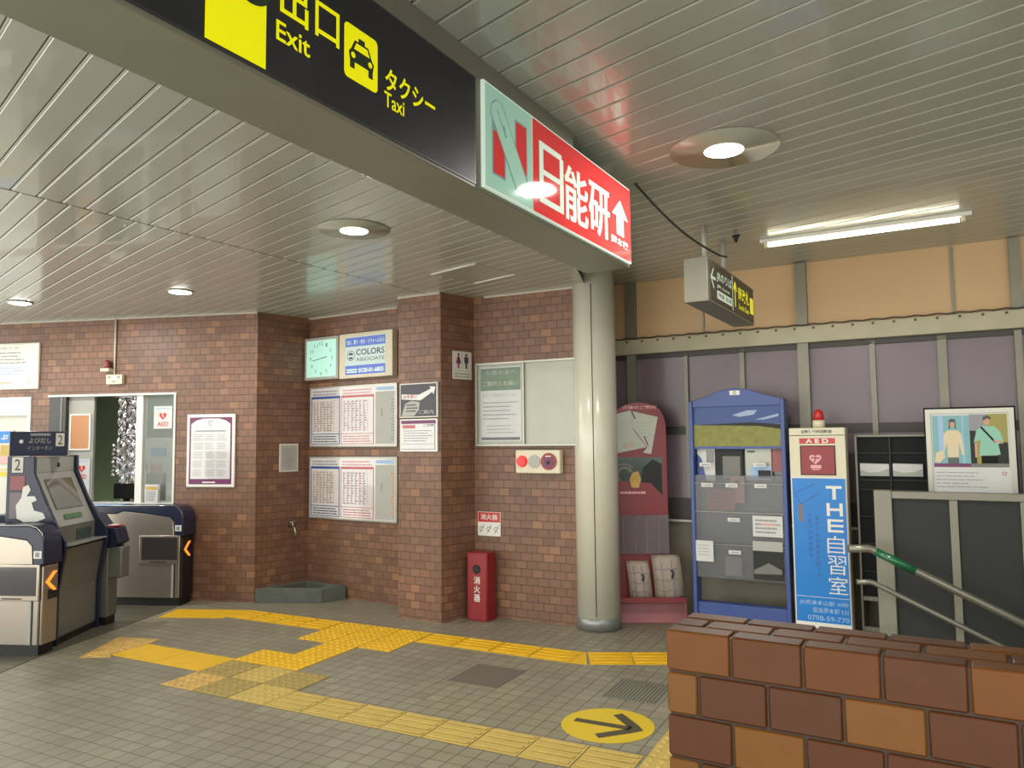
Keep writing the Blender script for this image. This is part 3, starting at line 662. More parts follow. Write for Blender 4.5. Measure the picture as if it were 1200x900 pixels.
b = MB().m('machine_light').prism([(-0.07, 0.735), (0.045, 0.755), (0.045, 0.768), (-0.07, 0.765)], 0.02, WD - 0.02, 'xz', 0.003); b.build('shelf', t)
b = MB().m('machine_light').prism([(-0.2545, 1.33), (-0.2545, 1.445), (-0.246, 1.445), (-0.246, 1.33)], 0.04, WD - 0.04, 'xz')
b.m('dark_grey').prism([(-0.246, 1.365), (-0.246, 1.40), (-0.243, 1.40), (-0.243, 1.365)], 0.33, 0.36, 'xz'); b.build('speaker_panel', t)
# header box, turned a little so its face shows
hb = MB().m('navy').box(0.0, 0.46, -0.05, 0.06, 0, 0.195, 0.006)
hb.m('grey_ink').text('よびだし', 0.15, 0.33, 0.10, 0.145, -0.051, 0.03).text('インターホン', 0.14, 0.34, 0.045, 0.08, -0.051, 0.01).rect(0.16, 0.32, 0.16, 0.18, -0.051)
hb.m('offwhite').rect(0.365, 0.435, 0.075, 0.18, -0.051); hb.m('ink').text('2', 0.382, 0.42, 0.09, 0.165, -0.052)
hb.m('white').disc(0.09, 0.115, 0.016, -0.051, 12); o = hb.build('header_box', t); o.location = (-0.50, 0.10, 1.462); o.scale = (0.86, 1, 1); o.rotation_euler = (0, 0, math.radians(32))
sd_ = MB().m('offwhite').box(-0.41, -0.325, -0.004, -0.001, 1.335, 1.455); sd_.m('ink').text('2', -0.39, -0.345, 1.352, 1.44, -0.005, 0.01)
sd_.build('number_plate', t)
sd_ = MB().m('stand_pink').box(-0.42, -0.31, -0.003, -0.0005, 1.20, 1.31); sd_.m('purple_film').box(-0.42, -0.33, -0.003, -0.0005, 0.98, 1.18)
sd_.m('white').poly([(x - 0.06, z) for x, z in [(-0.30, 0.98), (-0.31, 1.08), (-0.27, 1.14), (-0.26, 1.22), (-0.22, 1.24), (-0.20, 1.20), (-0.23, 1.15), (-0.17, 1.15), (-0.15, 1.12), (-0.19, 1.10), (-0.17, 1.04), (-0.10, 1.02), (-0.08, 0.98), (-0.14, 0.955), (-0.24, 0.95)]], -0.004)
sd_.m('light_grey').text('インターホン', -0.41, -0.17, 0.92, 0.96, -0.0045); sd_.build('side_poster', t)

# white panel with a blue heading behind the machine
t = thing('fare_board', 'white standing board with blue heading behind the navy machine', 'sign board', (-3.8, 7.0), LWA)
b = MB().m('offwhite').box(-1.75, -0.93, 0, 0.04, 0.62, 1.69, 0.006); b.m('sky_blue').rect(-1.74, -0.94, 1.57, 1.68, -0.002)
b.m('tact_pale').rect(-1.3, -1.07, 1.37, 1.55, -0.002).rect(-1.05, -0.95, 1.37, 1.55, -0.002); b.m('pink').rect(-1.045, -0.955, 1.375, 1.45, -0.003)
b.m('yellow').rect(-1.74, -0.94, 1.255, 1.30, -0.002); b.m('arrow_yellow').rect(-1.74, -0.94, 1.315, 1.325, -0.002)
b.m('white').text('きっぷ', -1.20, -0.97, 1.60, 1.65, -0.003, 0.02); b.build('board', t)
for x in (-1.65, -1.0):
    b = MB().m('alu').box(x - 0.02, x + 0.02, 0.0, 0.04, 0, 0.62); b.m('dark_grey').box(x - 0.03, x + 0.03, -0.12, 0.16, 0, 0.02); b.build('leg', t)

# ---------------------------------------------------------------- left wall: window, posters, alarm
wf = MB().m('white')
wf.box(-2.36, -0.875, -0.012, 0.10, 2.045, 2.065); wf.box(-0.90, -0.88, -0.012, 0.10, 0.95, 2.045)
wf.box(-1.335, -1.262, 0.01, 0.08, 0.95, 2.045); wf.box(-2.15, -0.88, -0.03, 0.14, 0.93, 0.955)
w1 = struct(place(wf.build('window_1'), LW, LWA))
b = MB().m('pane').box(-1.262, -0.90, 0.035, 0.041, 0.955, 2.045); p_ = b.build('pane', w1)
b = MB().m('door_dark').box(-2.35, -2.15, -0.002, 0.10, 0.94, 2.045, 0.004); b.m('mid_grey').box(-2.21, -2.19, -0.006, 0.0, 0.95, 2.04); struct(place(b.build('window_2'), LW, LWA))
b = MB().m('room_wall').box(-2.148, -1.85, 0.04, 0.07, 0.955, 2.045); struct(place(b.build('trim_8'), LW, LWA))
b = MB().m('white').box(-3.7, -2.565, -0.01, 0.11, 2.02, 2.052); b.box(-2.60, -2.565, -0.01, 0.11, 0.95, 2.03); b.box(-3.7, -2.60, -0.01, 0.03, 1.86, 2.02)
b.m('offwhite').box(-3.7, -2.6, 0.03, 0.05, 0.95, 1.86); w3 = struct(place(b.build('window_3'), LW, LWA))
b = MB().m('pale_blue').poly([(-2.74, 1.72), (-2.66, 1.86), (-2.64, 1.86), (-2.64, 1.72)], 0.0285); b.build('reflection_sheet', w3) if False else b.bm.free()
# office room behind
b = MB().m('room_green').box(-3.65, -0.55, 1.5, 1.56, 0, 2.85); b.m('room_wall').box(-0.60, -0.55, 0.12, 1.5, 0, 2.85).box(-3.65, -3.6, 0.12, 1.5, 0, 2.85).box(-3.65, -0.55, 0.12, 1.56, 2.7, 2.85)
struct(place(b.build('wall_office'), LW, LWA))
b = MB().m('lit_room').box(-2.0, -0.9, 0.7, 0.82, 2.67, 2.699); t = place(b.build('office_lamp'), LW, LWA); tag(t, 'fluorescent ceiling lamp inside the ticket office', 'ceiling light')
t = thing('office_counter', 'counter with shelves behind the office window glass', 'counter', (*LW, 0), LWA)
b = MB().m('room_wall').box(-2.1, -0.65, 0.16, 0.55, 0.0, 0.90, 0.005); b.build('counter_body', t)
b = MB().m('white').box(-2.12, -0.63, 0.14, 0.58, 0.90, 0.93, 0.004); b.build('counter_top', t)
t = thing('office_shelf', 'white shelf unit with papers behind the right office pane', 'shelf', (*LW, 0), LWA)
b = MB().m('white').box(-2.45, -1.75, 1.25, 1.45, 0, 1.62, 0.004); b.m('soft_red').box(-2.3, -2.1, 1.245, 1.25, 1.22, 1.32); b.m('pale_blue').box(-2.05, -1.85, 1.245, 1.25, 1.40, 1.50); b.m('room_green').box(-2.3, -1.9, 1.245, 1.25, 0.98, 1.12); b.m('pink').box(-2.05, -1.9, 1.245, 1.25, 1.2, 1.3); b.build('shelf_body', t)
t = thing('desk_monitor', 'dark monitor on the office counter behind the foil curtain', 'monitor', (*LW, 0.93), LWA)
b = MB().m('black').box(-1.80, -1.52, 0.30, 0.33, 0.04, 0.20, 0.005); b.build('screen', t); b = MB().m('black').box(-1.69, -1.63, 0.31, 0.34, 0.0, 0.05).box(-1.74, -1.58, 0.26, 0.40, 0, 0.01); b.build('stand', t)
t = thing('office_chair', 'grey chair back standing behind the office counter', 'chair', (*LW, 0), LWA)
b = MB().m('mid_grey').box(-2.0, -1.6, 0.85, 0.92, 0.85, 1.22, 0.03, 3); b.build('backrest', t); b = MB().m('dark_grey').box(-2.0, -1.6, 0.62, 0.9, 0.45, 0.52, 0.03, 3); b.build('seat', t)
b = MB().m('dark_grey').tube([(-1.8, 0.78, 0.0), (-1.8, 0.78, 0.45)], 0.03).tube([(-1.8, 0.9, 0.5), (-1.8, 0.92, 0.9)], 0.02).box(-2.0, -1.6, 0.74, 0.82, 0.0, 0.05, 0.01).box(-1.84, -1.76, 0.58, 0.98, 0.0, 0.05, 0.01); b.build('base', t)
# foil streamer curtain
t = thing('foil_curtain', 'silver foil streamer curtain hanging in the office window', 'curtain', (*LW, 0.96), LWA)
random.seed(5)
for k in range(13):
    x = -1.595 + k * 0.0205 + random.uniform(-0.004, 0.004); zb = 0.17 + random.uniform(0, 0.12); b = MB().m('foil'); n = 42; ph = random.uniform(0, 6)
    if k < 2: x -= 0.04 * (1 - k); 
    prev = None; y = 0.055 + random.uniform(-0.02, 0.02); ztop = 1.07 if k > 1 else 0.6
    for q in range(n + 1):
        z = ztop - (ztop - zb) * q / n; w = 0.0155; a = ph + q * 0.6; dx = 0.006 * math.sin(q * 0.5 + ph)
        v = [b.bm.verts.new((x + dx - w * math.cos(a), y - w * math.sin(a), z)), b.bm.verts.new((x + dx + w * math.cos(a), y + w * math.sin(a), z))]
        if prev: b._f([b.bm.faces.new((prev[0], prev[1], v[1], v[0]))])
        prev = v
    b.build('streamer', t)
b = MB().m('foil').tube([(-1.62, 0.055, 1.075), (-1.335, 0.055, 1.075)], 0.006, 8); b.build('rod', t)
b = MB().m('cork').box(-2.11, -1.885, 0.026, 0.039, 1.50, 1.855); b.m('white')
b.box(-2.12, -2.105, 0.022, 0.04, 1.49, 1.865).box(-1.89, -1.875, 0.022, 0.04, 1.49, 1.865).box(-2.105, -1.89, 0.022, 0.04, 1.49, 1.505).box(-2.105, -1.89, 0.022, 0.04, 1.85, 1.865)
tag(place(b.build('cork_board'), LW, LWA), 'small cork board with white frame at the left of the office window', 'cork board')
def heart(b, x, z, s, y):
    pts = []
    for k in range(24):
        a = 2 * math.pi * k / 24; pts.append((x + s * 0.0625 * 16 * math.sin(a) ** 3, z + s * 0.0625 * (13 * math.cos(a) - 5 * math.cos(2 * a) - 2 * math.cos(3 * a) - math.cos(4 * a))))
    b.poly(pts, y)
def aed_notice(x0, x1, z0, z1, y, label):
    b = MB().m('paper').box(x0, x1, y, y + 0.003, z0, z1); w = x1 - x0; zt = z1 - 0.06
    b.m('bright_red'); heart(b, (x0 + x1) / 2, zt - 0.04, 0.042, y - 0.001); b.text('AED', x0 + w * 0.2, x1 - w * 0.2, zt - 0.145, zt - 0.10, y - 0.001, 0.02)
    b.m('pale_blue').rect(x0 + 0.02, x1 - 0.03, z1 - 0.03, z1 - 0.018, y - 0.001); b.m('white').line((x0 + w * .45, zt - 0.02), (x0 + w * .55, zt - 0.055), 0.008, y - 0.002)
    return tag(place(b.build('aed_notice'), LW, LWA), label, 'notice')
aed_notice(-2.06, -1.875, 0.96, 1.40, 0.033, 'white notice with a red heart on the panel below the cork board')
aed_notice(-1.15, -0.945, 1.70, 1.93, 0.030, 'notice with a red heart stuck on the right office pane')
b = MB().m('paper').prism([(-1.19, 0.0), (-1.045, 0.0), (-1.045, 0.185), (-1.19, 0.185)], -0.028, -0.025, 'xz'); b.prism([(-1.19, 0), (-1.045, 0), (-1.045, 0.185), (-1.19, 0.185)], 0.005, 0.008, 'xz')
b.m('tact_worn').rect(-1.18, -1.055, 0.13, 0.165, -0.029); b.m('grey_ink').lines(-1.175, -1.06, 0.02, 0.12, 5, -0.029, 0.5, 3)
tag(place(b.build('counter_card'), (*LW, 0.955), LWA), 'small cream tent card standing on the office window sill', 'card')
# large notice top left
b = MB().m('offwhite').box(-3.35, -2.475, -0.02, 0, 2.135, 2.625, 0.003); b.m('white').rect(-3.33, -2.49, 2.15, 2.61, -0.021)
b.m('grey_ink').text('お知らせ', -3.0, -2.72, 2.56, 2.59, -0.022); b.lines(-3.3, -2.62, 2.40, 2.54, 4, -0.022, 0.3, 9); b.m('pale_blue').lines(-3.3, -2.62, 2.28, 2.38, 3, -0.022, 0.3, 4)
b.m('tact_pale').rect(-3.3, -2.8, 2.20, 2.21, -0.022); b.m('grey_ink').ring(-2.585, 2.21, 0.018, 0.024, -0.022, 14)
tag(place(b.build('wall_notice'), LW, LWA), 'wide white notice panel high on the left brick wall, cut by the frame edge', 'notice')
# poster with rounded white frame
t = thing('framed_poster', 'tall framed timetable poster with a plum border right of the office window', 'poster', (*LW, 0), LWA)
b = MB().m('white'); x0, x1, z0, z1 = -0.742, -0.214, 1.11, 1.838
b.box(x0, x1, -0.022, -0.0005, z0, z1, 0.012, 3); b.build('frame', t)
b = MB().m('purple').rect(x0 + .032, x1 - .032, z0 + .032, z1 - .032, -0.0228); b.m('gloss_paper')
b.poly([(x0 + .05, z0 + .085), (x1 - .05, z0 + .085), (x1 - .05, z1 - .10), (x1 - .10, z1 - .065), (x1 - .18, z1 - .045), (x0 + .18, z1 - .045), (x0 + .10, z1 - .065), (x0 + .05, z1 - .10)], -0.0234)
b.m('grey_ink').ring((x0 + x1) / 2, z1 - .09, 0.018, 0.026, -0.024, 14, 30, 300); b.rect(x0 + .10, x1 - .10, z1 - .175, z1 - .162, -0.024)
for j in range(5):
    for i in range(3): b.lines(x0 + .075 + i * .13, x0 + .185 + i * .13, z0 + .11 + j * .088, z0 + .18 + j * .088, 4, -0.024, 0.3, i + j * 7)
b.m('white').rect(-0.56, -0.42, z0 + .045, z0 + .058, -0.024); b.build('poster_sheet', t)
# siren lamp with conduit
t = thing('alarm_lamp', 'dark red alarm lamp on the brick wall above the office window', 'alarm lamp', (*LW, 2.29), LWA)
b = MB().m('cream').box(-1.70, -1.60, -0.08, -0.0005, 0.0, 0.035, 0.006); b.build('base', t)
mm = MB().m('stand_red').lathe([(0.032, 0.035), (0.034, 0.06), (0.03, 0.10), (0.018, 0.122), (0.004, 0.128)], -1.648, -0.04, 20); mm.build('lens', t)
t = thing('conduit_pipe', 'thin white conduit running down from the ceiling to the alarm lamp', 'pipe', (*LW, 0), LWA)
b = MB().m('offwhite').tube([(-1.583, -0.012, ZL - 0.002), (-1.583, -0.012, 2.262)], 0.0095, 10); b.build('pipe', t)
t = thing('outlet_box', 'small cream outlet box with three marks under the alarm lamp', 'outlet box', (*LW, 0), LWA)
b = MB().m('cream').box(-1.655, -1.47, -0.045, -0.0005, 2.16, 2.26, 0.005); b.m('grey_ink').rect(-1.635, -1.60, 2.22, 2.245, -0.046).rect(-1.58, -1.55, 2.175, 2.20, -0.046).rect(-1.525, -1.495, 2.22, 2.245, -0.046); b.m('white').rect(-1.585, -1.54, 2.205, 2.24, -0.046); b.build('box', t)

# ---------------------------------------------------------------- side wall: notice, tap, basin
b = MB().m('offwhite').box(0.255, 0.47, -0.012, -0.0005, 1.25, 1.535, 0.003); b.m('light_grey').rect(0.272, 0.453, 1.268, 1.518, -0.0128); b.m('grey_ink').lines(0.29, 0.44, 1.30, 1.49, 7, -0.0134, 0.3, 2)
tag(place(b.build('wall_notice'), SW, SWA), 'small pale framed notice on the dark side wall above the tap', 'notice')
t = thing('wall_tap', 'small chrome tap on the dark side wall above the stone basin', 'tap', (*SW, 0), SWA)
b = MB().m('chrome').tube([(0.37, -0.0005, 0.70), (0.37, -0.10, 0.70), (0.37, -0.13, 0.68), (0.37, -0.135, 0.59)], 0.012, 10); b.build('spout', t)
b = MB().m('chrome').tube([(0.37, -0.08, 0.70), (0.37, -0.08, 0.745)], 0.009, 8).tube([(0.335, -0.08, 0.748), (0.405, -0.08, 0.748)], 0.008, 8); b.build('handle', t)
b = MB().m('concrete'); P4 = [Vector(p) for p in ((-2.52, 7.50), (-1.86, 7.46), (-1.66, 7.62), (-2.07, 7.90), (-2.14, 7.93))]
cen = sum((Vector(p) for p in P4), Vector((0, 0))) / 5
inner = [cen + (p - cen) * 0.72 for p in P4]
n = 5
for k in range(n):
    k2 = (k + 1) % n; b.prism([tuple(P4[k]), tuple(P4[k2]), tuple(inner[k2]), tuple(inner[k])], 0, 0.135, 'xy', 0.004, 1)
b.prism([tuple(p) for p in inner], 0, 0.045, 'xy')
o = b.build('stone_basin'); tag(o, 'low grey stone wash basin in the corner under the tap', 'basin')

# ---------------------------------------------------------------- alcove: clock, advert, timetables
t = thing('wall_clock', 'square illuminated wall clock at the left of the lit advert box', 'clock', (*RC, 0), RCA)
CX0, CX1, CZ0, CZ1 = -1.22, -0.735, 2.185, 2.625
b = MB().m('light_grey').box(CX0, CX1, -0.075, -0.0005, CZ0, CZ1, 0.006); b.build('case', t)
b = MB().m('lit_clock').rect(CX0 + .03, CX1 - .03, CZ0 + .03, CZ1 - .03, -0.0756); cx, cz = (CX0 + CX1) / 2, (CZ0 + CZ1) / 2
b.m('lit_line')
for h in range(1, 13):
    a = math.radians(90 - 30 * h); r_ = 0.155; xx, zz = cx + r_ * math.cos(a), cz + r_ * math.sin(a); b.text(str(h), xx - 0.013 * len(str(h)), xx + 0.013 * len(str(h)), zz - 0.018, zz + 0.018, -0.0762, 0.01)
b.build('dial', t)
b = MB().m('ink'); a = math.radians(90 - 30 * 2.72); b.line((cx, cz), (cx + .085 * math.cos(a), cz + .085 * math.sin(a)), 0.008, -0.0768)
a = math.radians(90 - 6 * 43.5); b.line((cx, cz), (cx + .13 * math.cos(a), cz + .13 * math.sin(a)), 0.006, -0.077); b.build('hands', t)
t = thing('advert_box', 'illuminated advert box with blue bands and a logo right of the clock', 'advert', (*RC, 0), RCA)
AX0, AX1, AZ0, AZ1 = -0.722, -0.012, 2.178, 2.628
b = MB().m('cream').box(AX0, AX1, -0.075, -0.0005, AZ0, AZ1, 0.006); b.build('case', t)
b = MB().m('lit_ad').rect(AX0 + .09, AX1 - .09, AZ0 + .035, AZ1 - .04, -0.0756); y = -0.0762
b.m('lit_ad_blue').rect(AX0 + .09, AX1 - .09, AZ1 - .135, AZ1 - .045, y).rect(AX0 + .09, AX1 - .09, AZ0 + .035, AZ0 + .125, y)
b.m('lit_white').text('住む、買う・売る・リフォームなら', AX0 + .11, AX1 - .11, AZ1 - .115, AZ1 - .07, y - .0006, 0.01)
b.text('0120-01-6855', AX0 + .27, AX1 - .11, AZ0 + .052, AZ0 + .095, y - .0006, 0.03); b.lines(AX0 + .11, AX0 + .25, AZ0 + .05, AZ0 + .095, 2, y - .0006, 0.6, 3, 0)
b.m('ink').text('COLORS', AX0 + .235, AX1 - .10, AZ0 + .225, AZ0 + .285, y, 0.02); b.m('green').text('ASSOCIATE', AX0 + .235, AX1 - .10, AZ0 + .165, AZ0 + .20, y, 0.01)
b.m('ink').ring(AX0 + .165, AZ0 + .225, 0.046, 0.052, y, 24); b.poly([(AX0 + .165 + .032 * math.cos(math.radians(q)), AZ0 + .23 + .026 * math.sin(math.radians(q))) for q in range(0, 181, 15)], y - .0006)
b.rect(AX0 + .14, AX0 + .19, AZ0 + .19, AZ0 + .21, y - .0006); b.build('face', t)
def timetable(z0, z1, label, seed):
    t = thing('timetable_board', label, 'timetable', (*RC, 0), RCA, 'timetable boards'); x0, x1 = -1.188, 0.008
    b = MB().m('alu'); b.box(x0, x1, -0.03, -0.0005, z0, z1, 0.004); b.build('frame', t)
    b = MB().m('gloss_paper').rect(x0 + .018, x1 - .018, z0 + .018, z1 - .018, -0.0306); y = -0.0312; H = z1 - z0; rnd = random.Random(seed)
    xa, xb, xc = x0 + .03, x0 + .44, x0 + .90
    for (p, q, colr, grid_c) in ((xa, xb, 'blue', 'orange'), (xb + .015, xc, 'soft_red', 'pink')):
        b.m(colr).rect(p, q, z1 - .125, z1 - .10, y); b.m('grey_ink' if colr == 'blue' else 'pink').lines(p + .02, q - .02, z1 - .095, z1 - .035, 2, y, 0.5, seed, 0.1)
        e = 0.011; b.m(colr if colr == 'soft_red' else 'deep_blue')
        for r_ in ((p, p + e, z0 + .03, z1 - .125), (q - e, q, z0 + .03, z1 - .125), (p, q, z0 + .03, z0 + .037), (p, q, z0 + .13, z0 + .137)): b.rect(*r_, y - .0004)
        b.m(grid_c)
        nx, ny = 6, 13
        for i in range(nx + 1):
            xx = p + .03 + (q - p - .12) * i / nx; b.rect(xx, xx + .006, z0 + .16, z1 - .15, y)
        for j in range(ny + 1):
            zz = z0 + .16 + (H - .31) * j / ny; b.rect(p + .03, q - .03, zz, zz + .0022, y)
        b.m('grey_ink')
        for i in range(nx):
            for j in range(ny):
                xx = p + .035 + (q - p - .12) * i / nx; zz = z0 + .165 + (H - .31) * j / ny; b.rect(xx, xx + rnd.uniform(.015, .04), zz, zz + .012, y - .0002)
        b.m('ink' if colr == 'blue' else 'soft_red').lines(p + .03, q - .03, z0 + .045, z0 + .12, 3, y, 0.4, seed + 1, 0.1)
    b.m('pale_blue').rect(xc + .03, x1 - .04, z1 - .065, z1 - .035, y); b.m('light_grey').rect(xc + .02, x1 - .03, z0 + .03, z1 - .08, y)
    b.m('ink').rect(xc + .10, xc + .106, z0 + H * .48, z0 + H * .6, y - .0004)
    b.m('orange' if seed > 20 else 'grey_ink')
    for k in range(14): b.rect(x1 - .05 - rnd.uniform(0, .03), x1 - .035, z0 + .06 + k * (H - .2) / 14, z0 + .075 + k * (H - .2) / 14, y - .0004)
    b.build('printed_sheet', t)
timetable(1.495, 2.114, 'upper white timetable board in the brick alcove, just below the lit clock', 11)
timetable(0.769, 1.401, 'lower white timetable board in the brick alcove', 23)

# ---------------------------------------------------------------- pillar notices
t = thing('framed_notice', 'upper framed notice on the pillar with a dark ground and a pale arrow', 'notice', (*PL, 0), PLA)
b = MB().m('white').box(0.027, 0.44, -0.02, -0.0005, 1.755, 2.06, 0.004); b.build('frame', t)
b = MB().m('ink').rect(0.037, 0.43, 1.765, 2.05, -0.0206); b.m('gloss_paper').poly([(0.05, 1.92), (0.05, 1.965), (0.24, 1.955), (0.37, 2.005), (0.355, 2.025), (0.42, 2.02), (0.40, 1.955), (0.385, 1.975), (0.26, 1.905)], -0.0212)
b.m('bright_red').text('お手洗い', 0.07, 0.22, 1.925, 1.957, -0.0218, 0.02); b.m('light_grey').poly([(0.05, 1.77), (0.09, 1.88), (0.16, 1.905), (0.25, 1.89), (0.24, 1.82), (0.19, 1.77)], -0.0212); b.text('ご案内', 0.24, 0.40, 1.785, 1.82, -0.0218, 0.01)
b.m('ink').lines(0.10, 0.23, 1.80, 1.88, 3, -0.0218, 0.4, 5); b.build('sheet', t)
t = thing('framed_notice', 'lower framed notice on the pillar with a plum heading and a pale sheet', 'notice', (*PL, 0), PLA)
b = MB().m('white').box(0.03, 0.437, -0.02, -0.0005, 1.455, 1.743, 0.004); b.build('frame', t)
b = MB().m('gloss_paper').rect(0.045, 0.422, 1.468, 1.73, -0.0206); b.m('purple').rect(0.045, 0.422, 1.70, 1.73, -0.0212).rect(0.408, 0.414, 1.48, 1.70, -0.0212).rect(0.045, 0.422, 1.475, 1.479, -0.0212)
b.m('soft_red').rect(0.06, 0.2, 1.66, 1.69, -0.0212); b.m('ink').text('ご注意', 0.29, 0.40, 1.675, 1.695, -0.0218, 0.02); b.m('grey_ink').lines(0.07, 0.39, 1.54, 1.65, 5, -0.0212, 0.3, 8); b.rect(0.05, 0.41, 1.52, 1.524, -0.0212); b.build('sheet', t)
t = thing('restroom_sign', 'small restroom sign with two figures on the right side of the pillar', 'sign', (*PS, 0), PSA)
b = MB().m('offwhite').box(0.136, 0.367, -0.008, -0.0005, 2.095, 2.345, 0.002); b.m('purple')
for x, fem in ((0.205, 1), (0.30, 0)):
    b.m('purple' if fem else 'ink').disc(x, 2.315, 0.013, -0.0086, 14)
    if fem: b.poly([(x - .012, 2.298), (x + .012, 2.298), (x + .032, 2.235), (x + .01, 2.235), (x + .01, 2.19), (x - .01, 2.19), (x - .01, 2.235), (x - .032, 2.235)], -0.0086)
    else: b.poly([(x - .026, 2.298), (x + .026, 2.298), (x + .024, 2.24), (x + .012, 2.24), (x + .011, 2.19), (x - .011, 2.19), (x - .012, 2.24), (x - .024, 2.24)], -0.0086)
b.m('grey_ink').rect(0.25, 0.254, 2.19, 2.33, -0.0086).rect(0.15, 0.353, 2.165, 2.168, -0.0086); b.lines(0.155, 0.35, 2.105, 2.155, 2, -0.0086, 0.5, 4, 0); b.build('plate', t)

# ---------------------------------------------------------------- centre wall
t = thing('notice_board', 'wide glazed notice board with a green-headed notice on its left half', 'notice board', (*GW, 0), GWA)
b = MB().m('board_grey').box(-0.06, 0.90, -0.025, -0.0005, 1.515, 2.225); b.build('backing', t)
b = MB().m('alu')
for x in (-0.075, 0.40, 0.895): b.box(x, x + .012, -0.05, -0.0005, 1.505, 2.235)
b.box(-0.075, 0.907, -0.05, -0.0005, 1.498, 1.513).box(-0.075, 0.907, -0.05, -0.0005, 2.222, 2.238); b.build('frame', t)
b = MB().m('gloss_paper').rect(-0.04, 0.375, 1.54, 2.20, -0.0262); b.m('green').rect(-0.035, 0.37, 1.99, 2.19, -0.0268); b.m('light_grey').text('お客さまへ', 0.02, 0.33, 2.13, 2.17, -0.0274).text('ご案内とお願い', -0.01, 0.35, 2.03, 2.075, -0.0274, 0.01)
b.m('grey_ink').text('駅をご利用のみなさまに', -0.01, 0.34, 1.93, 1.965, -0.0268); b.lines(-0.01, 0.34, 1.72, 1.90, 5, -0.0268, 0.3, 31); b.m('grey_ink').lines(0.02, 0.32, 1.60, 1.69, 3, -0.0268, 0.25, 12); b.m('ink').rect(-0.03, 0.36, 1.55, 1.575, -0.0268)
b.build('notice_sheet', t)
b = MB().m('cover').box(-0.063, 0.40, -0.046, -0.043, 1.513, 2.222); b.build('glass_cover', t)
t = thing('fire_alarm_box', 'cream fire alarm panel with a glowing red lamp and a dark red button', 'fire alarm', (*GW, 0), GWA)
b = MB().m('cream').box(0.335, 0.758, -0.07, -0.0005, 1.262, 1.462, 0.008, 2); b.build('case', t)
b = MB().m('lit_alarm').cyl_y(0.40, 1.365, 0.042, -0.10, -0.07); b.m('bright_red').ring(0.40, 1.365, 0.042, 0.05, -0.0706); b.build('lamp', t)
b = MB().m('light_grey').cyl_y(0.518, 1.365, 0.056, -0.078, -0.07); b.build('speaker', t)
b = MB().m('red').cyl_y(0.655, 1.365, 0.072, -0.08, -0.07); b.m('purple').cyl_y(0.655, 1.36, 0.045, -0.084, -0.08); b.m('white').rect(0.63, 0.68, 1.405, 1.413, -0.0848); b.m('dark_grey').disc(0.655, 1.355, 0.018, -0.0852); b.build('push_button', t)
t = thing('fire_extinguisher_sign', 'red and white sign above the fire extinguisher box', 'sign', (*GW, 0), GWA)
b = MB().m('white').box(-0.085, 0.147, -0.008, -0.0005, 0.703, 0.915, 0.002); b.m('bright_red').rect(-0.08, 0.142, 0.825, 0.911, -0.0086); b.m('white').text('消火器', -0.055, 0.118, 0.845, 0.895, -0.0092, 0.012)
b.m('grey_ink')
for k in range(3): b.ring(-0.045 + k * 0.075, 0.765, 0.015, 0.022, -0.0086, 12, 0, 300).line((-0.06 + k * .075, 0.73), (-0.02 + k * .075, 0.80), 0.008, -0.0088)
b.build('plate', t)
t = thing('fire_extinguisher_box', 'red fire extinguisher cabinet standing beside the brick pillar', 'fire extinguisher', (-0.408, 6.71), 120)
b = MB().m('red').box(0.0, 0.205, 0.0, 0.14, 0.0, 0.58, 0.006); b.build('cabinet', t)
b = MB().m('red').box(0.008, 0.197, -0.006, 0.0, 0.012, 0.568, 0.003); b.build('door', t)
b = MB().m('dark_grey').cyl_y(0.103, 0.44, 0.036, -0.009, -0.006); b.m('black').ring(0.103, 0.44, 0.03, 0.038, -0.0096); b.build('peep_hole', t)
b = MB().m('white')
for k, ch in enumerate('消火器'): b.text(ch, 0.075, 0.138, 0.315 - k * 0.075, 0.378 - k * 0.075, -0.0075, 0.012)
b.build('lettering', t)

# ---------------------------------------------------------------- red leaflet stand
RS = (0.90, 6.56)
t = thing('leaflet_stand', 'tall dark red leaflet stand with an arched top behind the column', 'leaflet stand', RS, 92)
arch = [(-0.05, 0.2), (0.43, 0.2), (0.425, 1.66), (0.41, 1.74), (0.37, 1.81), (0.29, 1.85), (0.19, 1.868), (0.09, 1.85), (0.01, 1.81), (-0.04, 1.74), (-0.05, 1.66)]
b = MB().m('stand_red').prism(arch, 0.02, 0.05, 'xz', 0.003, 1); b.build('back_panel', t)
b = MB().m('stand_pink').prism([(-0.03, 0.0), (0.02, 0.2), (0.15, 0.2), (0.15, 0.0)], -0.05, 0.56, 'yz', 0.004, 1); b.build('foot', t)
b = MB().m('teal_screen').rect(-0.045, 0.385, 1.06, 1.39, 0.0188); b.m('dark_grey').poly([(0.19, 1.10), (0.22, 1.30), (0.30, 1.37), (0.38, 1.33), (0.38, 1.06), (0.26, 1.06)], 0.0184)
b.m('mid_grey').ring(0.06, 1.24, 0.05, 0.075, 0.0182, 16, 20, 230).ring(0.06, 1.24, 0.085, 0.10, 0.0182, 16, 40, 200); b.m('stand_red').poly([(-0.045, 1.06), (0.385, 1.06), (0.28, 1.17), (0.0, 1.19)], 0.0180)
b.m('tact_worn').poly([(0.12, 1.13), (0.10, 1.20), (0.13, 1.26), (0.18, 1.27), (0.20, 1.20), (0.18, 1.13)], 0.0176); b.m('pink').lines(0.02, 0.25, 1.075, 1.10, 1, 0.0174, 0.8, 3)
b.build('picture_panel', t)
b = MB().m('pink').text('沿線のご案内', 0.05, 0.34, 1.805, 1.835, 0.0186, 0.02); b.build('heading', t)
b = MB().m('pocket').box(-0.045, 0.42, -0.02, -0.015, 0.58, 0.90)
for x in (0.03, 0.13, 0.23, 0.33): b.m('soft_red').box(x, x + .006, -0.018, 0.02, 0.58, 0.88)
